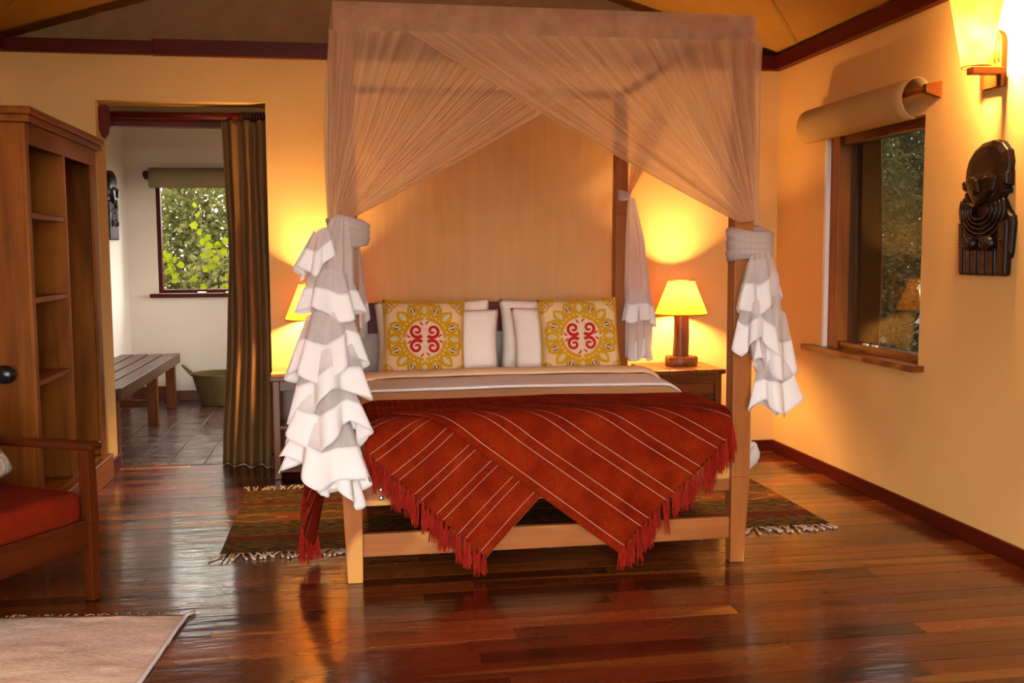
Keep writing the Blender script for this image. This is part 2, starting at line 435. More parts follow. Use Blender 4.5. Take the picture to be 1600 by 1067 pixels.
fl_ = struct(boxo('floor', 'subfloor', None, XL - .15, YF - .2, -.10, XR + .15, YBB, -.02, 0))
NB = 0
y = YF; bw = .118
unit = MB().box(-.5, -.5, -1, .5, .5, 0).mesh('floor_board', M['board'])
row = 0
while y < YBB - .02:
    w = min(bw * (1 + R_.uniform(-.12, .12)), YBB - y)
    x = XL
    first = True
    while x < XR - .02:
        L = R_.uniform(1.6, 3.6) if not first else R_.uniform(.5, 2.8)
        first = False
        x2 = min(x + L, XR)
        if XR - x2 < .4: x2 = XR
        o = bpy.data.objects.new('floor_board', unit); col.objects.link(o); o.parent = fl_
        o.location = ((x + x2) / 2, y + w / 2, R_.uniform(-.0012, .0)); o.scale = (x2 - x - .0015, w - .003, .0195)
        o.rotation_euler = (R_.uniform(-.006, .006), 0, 0)
        x = x2
    y += w; row += 1

fb = struct(boxo('floor', 'grout', None, XL - .1, YBB, -.10, BX1 + .1, BY1 + .1, -.006, 0))
tm = MB().box(-.5, -.5, -1, .5, .5, 0).mesh('floor_tile', M['tile'])
xs = -1.536 - 3 * .2465
for i in range(12):
    for j in range(11):
        x0, x1 = max(xs + i * .2465, XL), min(xs + (i + 1) * .2465, BX1); y0, y1 = YBB + .02 + j * .305, min(YBB + .02 + (j + 1) * .305, BY1)
        if x1 - x0 < .03 or y1 - y0 < .03: continue
        o = bpy.data.objects.new('floor_tile', tm); col.objects.link(o); o.parent = fb
        o.location = ((x0 + x1) / 2, (y0 + y1) / 2, R_.uniform(-.002, .001)); o.scale = (x1 - x0 - .010, y1 - y0 - .010, .02)
        o.rotation_euler = (R_.uniform(-.006, .006), R_.uniform(-.006, .006), 0)

def wall(name, boxes, mat='wall'):
    m = MB()
    for b in boxes: m.box(*b)
    return struct(m.build(name, mat))
wall('wall_back', [(XL, YB, 0, D0, YBB, ZT), (D0, YB, DZ, D1, YBB, ZT), (D1, YB, 0, XR + .2, YBB, ZT)])
wall('wall_right', [(XR, YF, 0, XR + .2, WY0, ZT), (XR, WY0, 0, XR + .2, WY1, WZ0), (XR, WY0, WZ1, XR + .2, WY1, ZT), (XR, WY1, 0, XR + .2, YB, ZT)])
wall('wall_left', [(XL - .2, YF, 0, XL, BY1 + .2, ZT)])
wall('wall_front', [(XL - .2, YF - .2, 0, -2.1, YF, ZT), (1.7, YF - .2, 0, XR + .2, YF, ZT), (-2.1, YF - .2, 2.15, 1.7, YF, ZT)])
BWX0, BWX1, BWZ0, BWZ1 = -1.90, -1.00, 1.10, 2.25
wall('wall_bath_back', [(XL, BY1, 0, BWX0, BY1 + .2, ZT), (BWX0, BY1, 0, BWX1, BY1 + .2, BWZ0), (BWX0, BY1, BWZ1, BWX1, BY1 + .2, ZT), (BWX1, BY1, 0, BX1 + .2, BY1 + .2, ZT)], 'bathwall')
wall('wall_bath_right', [(BX1, YBB, 0, BX1 + .2, 8.5, ZT), (BX1, 8.5, 0, BX1 + .2, 9.9, .9), (BX1, 8.5, 2.2, BX1 + .2, 9.9, ZT), (BX1, 9.9, 0, BX1 + .2, BY1, ZT)], 'bathwall')
wall('wall_bath_left', [(XL, YBB, 0, XL + .012, BY1, ZT)], 'bathwall')
struct(boxo('ceiling', 'gable', None, XL - .2, YBB - .02, ZT + .02, BX1 + .2, BY1 + .2, ZT + .1, 0))
# front tent-fly opening, portals for the daylight
portal((-.2, YF - .1, 1.07), (math.radians(90), 0, 0), 3.8, 2.15)
portal(((BWX0 + BWX1) / 2, BY1 + .1, (BWZ0 + BWZ1) / 2), (math.radians(-90), 0, 0), .9, 1.15)
portal((BX1 + .1, 9.2, 1.55), (math.radians(90), 0, math.radians(90)), 1.4, 1.3)

# pitched canvas roof
RX, RZ = .47, 2.90 + .31 * 2.67
def roof(u, v):
    x = XL - .25 + (XR + .25 - XL + .25) * u
    z = RZ - .31 * abs(x - RX)
    yy = YF - .4 + (7.55 - YF + .4) * v
    sag = .05 * math.sin(math.pi * min(1, abs(x - RX) / 2.7)) * (.5 - .5 * math.cos(2 * math.pi * yy / 3.4))
    return (x, yy, z + .02 - sag * .5)
rf = struct(MB().grid(roof, 60, 50).build('ceiling', 'canvas', smooth=True, thick=.006))
sm = MB()
for xx in (2.10, -1.1):
    sm.tube([(xx + (1.05 if xx > 0 else -1.05) * (t / 8), 5.4 + 1.4 * t / 8, RZ - .31 * abs(xx + (1.05 if xx > 0 else -1.05) * t / 8 - RX) - .004 - .0) for t in range(9)], .003, 5)
sm.build('canvas_seam', 'gable', rf)
def gable(u, v):
    x = XL - .1 + (XR - XL + .2) * u
    zt = RZ - .31 * abs(x - RX) + .03; z = 2.83 + (zt - 2.83) * v
    fan = (x + 2.4) / (1.0 + 1.1 * (z - 2.8))
    return (x, 7.27 - .02 * v + .022 * nz(fan * 9, 3.) + .012 * nz(fan * 26, 7.), z)
struct(MB().grid(gable, 220, 14).build('wall_gable', 'gable', smooth=True))

# timber wall plate along the wall heads, baseboards
struct(boxo('trim_1', 'darkX', None, XL, YB - .05, 2.806, -1.24, YBB, 2.892, .004))
struct(boxo('trim_2', 'darkX', None, -1.24, YB - .055, 2.803, XR, YBB, 2.905, .004))
struct(boxo('trim_3', 'darkY', None, XR - .055, YF, 2.803, XR + .2, YB - .055, 2.905, .004))
struct(boxo('trim_4', 'darkY', None, XL - .2, YF, 2.803, XL + .055, YB - .05, 2.905, .004))
struct(boxo('baseboard_back', 'darkX', None, D1, YB - .02, 0, XR, YB, .085))
struct(boxo('baseboard_right', 'darkY', None, XR - .02, YF, 0, XR, YB - .02, .085))
struct(boxo('baseboard_jamb', 'darkY', None, D0, YB - .01, 0, D0 + .018, YBB, .10))
struct(boxo('baseboard_jamb', 'darkY', None, D1 - .018, YB - .01, 0, D1, YBB, .10))
bbm = struct(boxo('baseboard_bath', 'grout', None, XL + .012, BY1 - .008, 0, BX1, BY1, .10, 0))
for i in range(10):
    a = XL + .012 + i * .30; boxo('baseboard_tile', 'base_tile', bbm, a + .003, BY1 - .014, .002, min(a + .297, BX1), BY1 - .006, .098, .002)
bbl = struct(boxo('baseboard_bath', 'grout', None, XL + .012, YBB, 0, XL + .02, BY1 - .014, .10, 0))
for i in range(11):
    a = YBB + i * .305; boxo('baseboard_tile', 'base_tile', bbl, XL + .012, a + .003, .002, XL + .026, min(a + .302, BY1 - .016), .098, .002)

# ------------------------------------------------------------------ right window
w1 = struct(empty('window_1', (0, 0, 0)))
XG = XR + .10
boxo('window_jamb', 'white_paint', w1, XR + .001, WY1 - .028, WZ0 + .01, XR + .04, WY1 + .002, WZ1, .003)
boxo('window_frame', 'wardZ', w1, XR + .03, WY1 - .14, WZ0 + .01, XG + .06, WY1 - .026, WZ1, .004)
boxo('window_frame', 'wardZ', w1, XR + .06, WY0, WZ0 + .01, XG + .06, WY0 + .045, WZ1, .004)
boxo('window_frame', 'nsY', w1, XR + .05, WY0 + .03, WZ0 + .01, XG + .04, WY1 - .13, WZ0 + .075, .004)
boxo('window_frame', 'nsY', w1, XR + .05, WY0 + .03, WZ1 - .06, XG + .04, WY1 - .13, WZ1, .004)
MB().add([(XG + .014, WY0 + .04, WZ0 + .07), (XG + .014, WY1 - .135, WZ0 + .07), (XG + .014, WY1 - .135, WZ1 - .05), (XG + .014, WY0 + .04, WZ1 - .05)], [(0, 1, 2, 3)]).build('pane', 'glass_dark', w1)
def sill(u, v):
    return (XR + .13 - (.20 + .012 * nz(v * 9)) * u, WY0 - .06 + (WY1 - WY0 + .22) * v, WZ0 + .012)
sl = MB().grid(sill, 4, 40).build('window_sill', 'nsY', w1, thick=.035)
for yy in (5.72, 5.83):
    boxo('window_latch', 'white_paint', w1, XR + .045, yy, WZ0 + .075, XR + .06, yy + .06, WZ0 + .088, .003)
# canvas flap hanging outside the right window
def flap(u, v):
    return (XR + .235 + .02 * math.sin(u * 9 + 2 * v), 6.45 - .40 * u - .05 * math.sin(math.pi * v) * u, .70 + 1.75 * v)
tag(MB().grid(flap, 24, 20).build('canvas_flap', 'gable', smooth=True, thick=.004), 'drab canvas weather flap hanging outside beside the right window', 'flap')

def roll_blind(name, p0, p1, out, r, mat, label, bracket_mat='darkX'):
    # p0,p1 ends of the roller; out = direction away from wall
    p0, p1, out = Vector(p0), Vector(p1), Vector(out)
    e = empty(name, tuple((p0 + p1) / 2), 0, label, 'blind')
    inv = Matrix.Translation(-(p0 + p1) / 2)
    ax = (p1 - p0).normalized()
    m_ = MB()
    c0, c1 = p0 + out * .095, p1 + out * .095
    def roll(u, v):
        # cloth hangs over the roller in a rolled scoop, open at the back
        a = math.radians(-55) + math.radians(225) * u
        rad = r * (1.0 + .10 * math.sin(math.pi * u))
        c = c0.lerp(c1, v)
        q = c + out * (rad * math.sin(a) * .85) + Vector((0, 0, 1)) * (rad * math.cos(a))
        return tuple(inv @ q)
    m_.grid(lambda u, v: roll(u, v), 22, 14).build('blind_cloth', mat, e, smooth=True, thick=.006)
    MB().tube([inv @ (p0 - ax * .05 + out * .075 + Vector((0, 0, r * .45))), inv @ (p1 + ax * .05 + out * .075 + Vector((0, 0, r * .45)))], .016, 10).build('roller', bracket_mat, e, smooth=True)
    for q, s_ in ((p0, -1), (p1, 1)):
        c = inv @ (q + ax * s_ * .05 + Vector((0, 0, r * .45)))
        b = MB(); d = out * .09; w = ax * .02
        pts = [c - w + Vector((0, 0, -.05)), c + w + Vector((0, 0, -.05)), c + w + d + Vector((0, 0, -.022)), c - w + d + Vector((0, 0, -.022)),
               c - w + Vector((0, 0, .04)), c + w + Vector((0, 0, .04)), c + w + d + Vector((0, 0, .022)), c - w + d + Vector((0, 0, .022))]
        b.hexa(pts).build('bracket', bracket_mat, e, bevel=.003)
    return e
roll_blind('roller_blind', (XR, 6.38, 2.31), (XR, 5.10, 2.31), (-1, 0, 0), .105, 'blind', 'tan canvas roller blind rolled up above the right window', 'nsX')
roll_blind('roller_blind', (-1.93, BY1, 2.25), (-.85, BY1, 2.25), (0, -1, 0), .095, 'blindb', 'drab roller blind rolled up above the bathroom window', 'darkX')

# ------------------------------------------------------------------ bathroom window
w2 = struct(empty('window_2'))
boxo('window_frame', 'darkZ', w2, BWX0, BY1 + .02, BWZ0, BWX0 + .04, BY1 + .10, BWZ1)
boxo('window_frame', 'darkZ', w2, BWX1 - .04, BY1 + .02, BWZ0, BWX1, BY1 + .10, BWZ1)
boxo('window_frame', 'darkX', w2, BWX0 + .04, BY1 + .02, BWZ0, BWX1 - .04, BY1 + .10, BWZ0 + .035)
boxo('window_frame', 'darkX', w2, BWX0 + .04, BY1 + .02, BWZ1 - .04, BWX1 - .04, BY1 + .10, BWZ1)
MB().box(BWX0 + .03, BY1 + .055, BWZ0 + .03, BWX1 - .03, BY1 + .059, BWZ1 - .03).build('pane', 'glass', w2)
boxo('window_sill', 'darkX', w2, BWX0 - .08, BY1 - .05, BWZ0 - .045, BWX1 + .05, BY1 + .06, BWZ0 - .005)
for xx in (-1.52, -1.24): boxo('window_latch', 'steel', w2, xx, BY1 - .02, BWZ0 - .005, xx + .09, BY1 + .02, BWZ0 + .012, .004)

# ------------------------------------------------------------------ doorway curtain and pole
cp_ = empty('curtain_pole', (-1.07, 7.22, 2.43), 0, 'dark red wooden curtain pole across the bathroom doorway', 'curtain pole')
MB().tube([(-.55, 0, 0), (.54, 0, 0)], .024, 14).build('pole', 'darkX', cp_, smooth=True)
br = MB()
prof = [(0, .04), (.02, .06), (.06, .06), (.075, .03), (.075, -.06), (.06, -.13), (.04, -.165), (.02, -.15), (.0, -.09)]
vs0 = [(-.552 + a, -.05, b) for a, b in prof] + [(-.552 + a, -.02, b) for a, b in prof]
k = len(prof)
br.add(vs0, [tuple(range(k)), tuple(range(k, 2 * k))[::-1]] + [(i, i + k, (i + 1) % k + k, (i + 1) % k) for i in range(k)])
br.build('bracket', 'darkZ', cp_)
for i in range(9):
    t = MB(); cx = .37 + i * .021
    t.tube([(cx, .032 * math.cos(a), .032 * math.sin(a)) for a in [2 * math.pi * q / 14 for q in range(15)]], .006, 6, False).build('curtain_ring', 'black', cp_, smooth=True)
struct(boxo('trim_5', 'darkX', None, D0, YBB - .03, 2.37, D1, YBB + .08, 2.47))
def dcur(u, v):
    z = 2.405 - 2.4025 * v
    sp_ = .30 + .07 * v ** 2 - .03 * math.sin(math.pi * min(1, v * 1.1))
    x = D1 - .005 - sp_ * (1 - u) + .0
    f = math.sin(u * 2 * math.pi * 3.1 + .6 * nz(v * 2.2, 1.)) * (.028 + .03 * v)
    return (x + .012 * nz(u * 5, v * 4), 7.235 - .02 + f + .10 * v ** 3 * (1 - u) + .02 * nz(u * 3, v * 3, 5.), z + .0012 * v ** 8 * math.sin(u * 17))
tag(MB().grid(dcur, 110, 60).build('door_curtain', 'doorcurtain', smooth=True, thick=.004), 'long brown cloth curtain drawn aside in the bathroom doorway', 'curtain')

# ------------------------------------------------------------------ bathroom: bench, basket
b = empty('slatted_bench', (-1.92, 8.9, 0), 0, 'dark wooden slatted bench along the bathroom wall', 'bench')
for i in range(4):
    boxo('slat', 'benchY', b, -.262 + i * .137, -1.32, .485, -.262 + i * .137 + .118, 1.30, .53, .004)
boxo('front_rail', 'benchY', b, .250, -1.30, .44, .285, 1.31, .532)
boxo('end_rail', 'benchX', b, -.262, 1.27, .44, .25, 1.31, .484)
for yy in (1.20, .27, -1.25):
    boxo('leg', 'nsZ', b, .16, yy, 0, .245, yy + .08, .485); boxo('leg', 'nsZ', b, -.262, yy, 0, -.185, yy + .08, .485)
    boxo('stretcher', 'nsX', b, -.185, yy + .015, .16, .16, yy + .06, .22)

bk = empty('woven_basket', (-1.28, 10.32, 0), 0, 'round woven sisal basket with loop handles on the bathroom floor', 'basket')
m = MB()
prof = []
for i in range(25):
    t = i / 24; r = .165 + .10 * t ** .8; prof.append((r + .004 * (i % 2), t * .32))
prof = [(0.01, 0), (.15, 0)] + prof + [(p[0] - .012, p[1]) for p in prof[::-1]]
m.lathe(prof, 40).build('basket_body', 'basket', bk, smooth=True)
for s_ in (-1, 1):
    MB().tube([(s_ * (.255 + .10 * math.sin(math.pi * t / 12)), -.07 + .14 * t / 12, .30 + .10 * math.sin(math.pi * t / 12)) for t in range(13)], .009, 7).build('handle', 'basket', bk, smooth=True)

# ------------------------------------------------------------------ wardrobe
wr = empty('open_wardrobe', (-1.90, 6.24, 0), 0, 'tall open cedar wardrobe with shelves standing beside the bathroom doorway', 'wardrobe')
def wb(n_, mt, x0, y0, z0, x1, y1, z1, bev=.004): return boxo(n_, mt, wr, x0 + 1.90, y0 - 6.24, z0, x1 + 1.90, y1 - 6.24, z1, bev)
WF = -1.595
wb('side_panel', 'wardZ', -2.195, 5.50, 0, WF - .02, 5.53, 2.165)
wb('side_panel', 'wardZ', -2.195, 6.90, 0, WF - .02, 6.93, 2.165)
for i in range(7):
    wb('back_board', 'wardZ', -2.195, 5.53 + i * .196, .10, -2.18, 5.53 + (i + 1) * .196 - .004, 2.165, .002)
wb('front_stile', 'wardZ', WF - .022, 5.49, .02, WF, 5.545, 2.165)
wb('front_stile', 'wardZ', WF - .022, 6.84, .02, WF, 6.94, 2.165)
wb('divider', 'wardZ', -2.18, 6.19, .20, WF, 6.213, 2.165)
wb('head_rail', 'wardY', WF - .022, 5.545, 2.06, WF + .002, 6.84, 2.166)
wb('cornice', 'wardY', -2.20, 5.46, 2.165, WF + .03, 6.98, 2.20)
wb('cornice_cap', 'wardY', -2.20, 5.44, 2.20, WF + .045, 6.995, 2.240, .008)
wb('plinth', 'wardY', WF - .03, 5.50, 0, WF + .012, 7.05, .145)
wb('plinth_cap', 'wardY', -2.18, 5.53, .145, WF + .016, 7.05, .165)
wb('bottom_board', 'wardY', -2.18, 5.53, .165, WF - .022, 6.90, .19)
for z in (1.715, 1.275, .84): wb('shelf', 'wardY', -2.18, 5.53, z - .03, WF - .012, 6.19, z)
MB().tube([(-1.9 + 1.9, 6.213 - 6.24, 1.90), (0, 6.90 - 6.24, 1.90)], .014, 10).build('hanging_rail', 'wardY', wr, smooth=True)
for i, yy in enumerate((6.36, 6.60)):
    h_ = empty('clothes_hanger', (-1.90, yy, 1.90), .35 * (-1) ** i, ['black clothes hanger hanging beside the wardrobe divider', 'black clothes hanger deeper along the wardrobe rail'][i], 'hanger', 'hangers in the wardrobe')
    MB().tube([(.02 * math.sin(a), 0, .0 + .02 * math.cos(a)) for a in [-.6 + 3.6 * q / 10 for q in range(11)]] + [(0, 0, -.06)], .003, 6).build('hook', 'black', h_, smooth=True)
    MB().tube([(0, 0, -.06), (.10, 0, -.09), (.21, 0, -.135), (.205, 0, -.16), (0, 0, -.165), (-.205, 0, -.16), (-.21, 0, -.135), (-.10, 0, -.09), (0, 0, -.06)], .010, 8).build('bar', 'black', h_, smooth=True)
kb = empty('coat_knob', (-1.735, 5.50, .89), 0, 'black rounded knob fixed to the cedar wardrobe side', 'knob')
MB().ellipsoid((0, -.045, 0), (.055, .035, .048)).build('knob_head', 'black', kb, smooth=True)
MB().tube([(0, 0.002, 0), (0, -.03, 0)], .02, 12).build('stem', 'black', kb, smooth=True)

# ------------------------------------------------------------------ four poster bed
PX0, PX1, PY0, PY1, PT = 0.0, 1.84, 4.57, 6.72, 2.57
bed = empty('four_poster_bed', (.92, 5.65, 0), 0, 'wooden four-poster bed with tall square posts against the back wall', 'bed')
def bb(n_, mt, x0, y0, z0, x1, y1, z1, bev=.004): return boxo(n_, mt, bed, x0 - .92, y0 - 5.65, z0, x1 - .92, y1 - 5.65, z1, bev)
for px in (PX0, PX1):
    for py in (PY0, PY1):
        s_ = 1 if px == PX0 else -1
        p = MB(); q = (px - .92, py - 5.65)
        p.taper((q[0] + s_ * .008, q[1], 0), (.034, .034), (q[0], q[1], .42), (.046, .046))
        p.box(q[0] - .046, q[1] - .046, .42, q[0] + .046, q[1] + .046, 1.75)
        p.taper((q[0], q[1], 1.75), (.046, .046), (q[0], q[1], PT), (.036, .036))
        p.build('post', 'bedZ', bed, bevel=.004)
er = bb('end_rail', 'bedX', PX0 + .046, PY0 - .022, .352, PX1 - .046, PY0 + .022, .56)
bb('lower_rail', 'bedX', PX0 + .044, PY0 - .018, .115, PX1 - .044, PY0 + .018, .222)
for px in (PX0, PX1): bb('side_rail', 'bedY', px - .02, PY0 + .046, .352, px + .02, PY1 - .046, .50)
for px in (PX0, PX1): bb('canopy_rail', 'bedY', px - .02, PY0 + .036, PT - .045, px + .02, PY1 - .036, PT)
for py in (PY0, PY1): bb('canopy_rail', 'bedX', PX0 + .036, py - .02, PT - .045, PX1 - .036, py + .02, PT)
bb('headboard', 'darkX', PX0 + .046, PY1 - .02, .97, PX1 - .046, PY1 + .015, 1.168)
bb('headboard_pad', 'grey', PX0 + .05, PY1 - .03, .45, PX1 - .05, PY1 + .01, .97)
bb('slat_base', 'bedX', PX0 + .02, PY0 + .03, .40, PX1 - .02, PY1 - .04, .44)
for sx, zs in ((PX0 + .13, (.427, .389)), (PX1 - .155, (.433, .369))):
    for z in zs: MB().ellipsoid((sx - .92, PY0 - .022 - 5.65, z), (.0125, .009, .0125), 12, 8).build('bolt', 'steel', er, smooth=True)

# mattress, duvet and covers
def rbox(name, mat, x0, y0, z0, x1, y1, z1, r, parent=None):
    o = MB().box(x0, y0, z0, x1, y1, z1).build(name, mat, parent); md = o.modifiers.new('b', 'BEVEL'); md.width = r; md.segments = 4
    for p_ in o.data.polygons: p_.use_smooth = True
    return o
tag(rbox('mattress', 'linen', .06, 4.63, .44, 1.78, 6.66, .655, .05), 'thick mattress on the four-poster bed under the covers', 'mattress')
TOPZ = .712
def bendx(p, x0, x1, zt, r, flare=0.):
    # lay coordinate p over a slab from x0..x1 with rounded edges radius r -> (x,z,side)
    if p < x0 + r:
        s_ = (x0 + r) - p; sg = -1; e = x0 + r
    elif p > x1 - r:
        s_ = p - (x1 - r); sg = 1; e = x1 - r
    else: return p, zt
    a = s_ / r
    if a < math.pi / 2: return e + sg * r * math.sin(a), zt - r * (1 - math.cos(a))
    d = s_ - r * math.pi / 2
    return e + sg * (r + flare * d), zt - r - d
def cover(name, mat, label, cat, x0, x1, y0, y1, zt, dl, dr, r=.115, wob=.003, hump=0., seed=0., thick=.012, flare=.15, crown=.0):
    nx, ny = 110, 60
    def f(u, v):
        p = x0 + r - r * math.pi / 2 - dl + (x1 - x0 - 2 * r + math.pi * r + dl + dr) * u
        x, z = bendx(p, x0, x1, zt, r, flare)
        yy = y0 + (y1 - y0) * v
        over = max(0, (zt - r - z)) if z < zt - r else 0
        z += wob * nz(x * 4 + seed, yy * 4) + crown * (1 - ((x - (x0 + x1) / 2) / ((x1 - x0) / 2)) ** 2)
        if hump: z += hump * math.sin(math.pi * v) ** .5
        if over: x += (1 if p > x1 - r else -1) * .03 * math.sin(yy * 11 + seed) * min(1, over / .15)
        yy += .012 * nz(x * 3, seed + 4.) * (1 if v in (0., 1.) else .5)
        return (x, yy, z)
    return tag(MB().grid(f, nx, ny).build(name, mat, smooth=True, thick=thick), label, cat)
# duvet: drapes over sides and foot
def duvet(u, v):
    r = .10; x0, x1 = .03, 1.885
    P0 = x0 + r - r * math.pi / 2 - .06; P1 = x1 - r + r * math.pi / 2 + .24
    p = P0 + (P1 - P0) * u
    x, z = bendx(p, x0, x1, .685, r, .10)
    q = 4.47 + 2.13 * v   # foot end bends down
    ye = 4.610 + r
    if q < ye:
        s_ = ye - q; a = min(s_ / r, math.pi / 2); yy = ye - r * math.sin(a); zz = r * (1 - math.cos(a)) + max(0, s_ - r * math.pi / 2)
    else: yy, zz = q, 0
    over = max(0, .585 - z)
    sg = 1 if p > 1 else -1
    if sg > 0: x += .17 * math.sin(math.pi * min(1, over / .235)) ** .8 * sstep(4.64, 4.88, yy) * (1 - sstep(6.05, 6.4, yy))
    x += sg * min(1, over * 5) * ((.024 if sg > 0 else 0) + .020 * math.sin(yy * 8.5) + .010 * math.sin(yy * 19))
    z = min(z, .685 - zz) if zz else z
    z += (1 - sstep(4.75, 4.83, yy)) * (max(z, .535) - z) if not zz else 0
    k_ = 1 - sstep(4.64, 4.74, yy)
    if k_ > 0 and zz: z = max(z, .50)
    if k_ > 0: x = x + k_ * (max(.062, min(1.778, x)) - x)
    return (x, yy, z + .003 * nz(x * 5, yy * 5))
tag(MB().grid(duvet, 90, 80).build('duvet', 'linen', smooth=True, thick=.02), 'white duvet draped over the mattress and hanging at the bed side', 'duvet')
cover('bedspread', 'beige', 'smooth beige bedspread between the rust throw and the turned-down sheet', 'bedspread', .005, 1.914, 4.85, 6.12, TOPZ, .02, .0, seed=3., crown=.012)
cover('turned_sheet', 'linen', 'white folded sheet edge turned down over the beige bedspread', 'sheet', -.011, 1.925, 5.58, 6.05, TOPZ + .018, .02, .0, r=.133, hump=.010, seed=8., thick=.014, crown=.012)
cover('bedspread_fold', 'beige', 'beige bedspread cuff lying against the pillows', 'bedspread', -.028, 1.942, 6.01, 6.17, TOPZ + .037, .02, .0, r=.15, hump=.026, seed=12., thick=.014, crown=.012)

# ------------------------------------------------------------------ pillows and cushions
def pillow_surface(W, H, T, sgn, u, v, pinch=.10, seed=0.):
    a, b_ = 2 * u - 1, 2 * v - 1
    e = max(0, (1 - a ** 4)) * max(0, (1 - b_ ** 4))
    x = W / 2 * a * (1 - pinch * .5 * (1 - b_ * b_) * a * a); y_ = H / 2 * b_ * (1 - pinch * .5 * (1 - a * a) * b_ * b_)
    t = sgn * T / 2 * e ** .45 * (1 + .10 * nz(a * 2 + seed, b_ * 2)) + .004 * nz(a * 6 + seed, b_ * 6, 3.) * e
    return x, y_, t
def pillow(name, mat, W, H, T, loc, lean, rz=0., roll=0., label=None, cat='pillow', group=None, seed=0., flange=0.):
    e = empty(name, loc, 0, label, cat, group)
    e.rotation_euler = (0, 0, 0)
    rot = Matrix.Rotation(rz, 4, 'Z') @ Matrix.Rotation(math.radians(90 - lean), 4, 'X') @ Matrix.Rotation(roll, 4, 'Z')
    m_ = MB()
    for sg in (1, -1):
        g = MB(); g.grid(lambda u, v: pillow_surface(W, H, T, sg, u, v, seed=seed), 28, 24)
        if sg < 0: g.f = [tuple(reversed(q)) for q in g.f]
        m_.add(g.v, g.f, g.uv)
    m_.v = [tuple(rot @ Vector(p)) for p in m_.v]
    o = m_.build('pillow_body', mat, e, smooth=True)
    bpy_w = o.modifiers.new('w', 'WELD'); bpy_w.merge_threshold = .0005
    return e, rot
pl = [('white pillow behind the left patterned cushion, against the headboard', .550, 6.605, .940, .765, .50, .165, 13, .0, .02),
      ('white pillow leaning in front of another beside the left patterned cushion', .60, 6.44, .915, .72, .46, .15, 15, .0, -.02),
      ('white pillow against the headboard behind the right patterned cushion', 1.385, 6.605, .940, .80, .495, .165, 13, .0, -.015),
      ('white pillow leaning in front of another beside the right patterned cushion', 1.40, 6.44, .918, .71, .465, .15, 15, 0., .015)]
for i, (lb, x, y_, z, W, H, T, ln, rz, ro) in enumerate(pl):
    pillow('bed_pillow', 'pillow', W, H, T, (x, y_, z), ln, rz, ro, lb, 'pillow', 'white pillows at the bed head', i * 3.7)

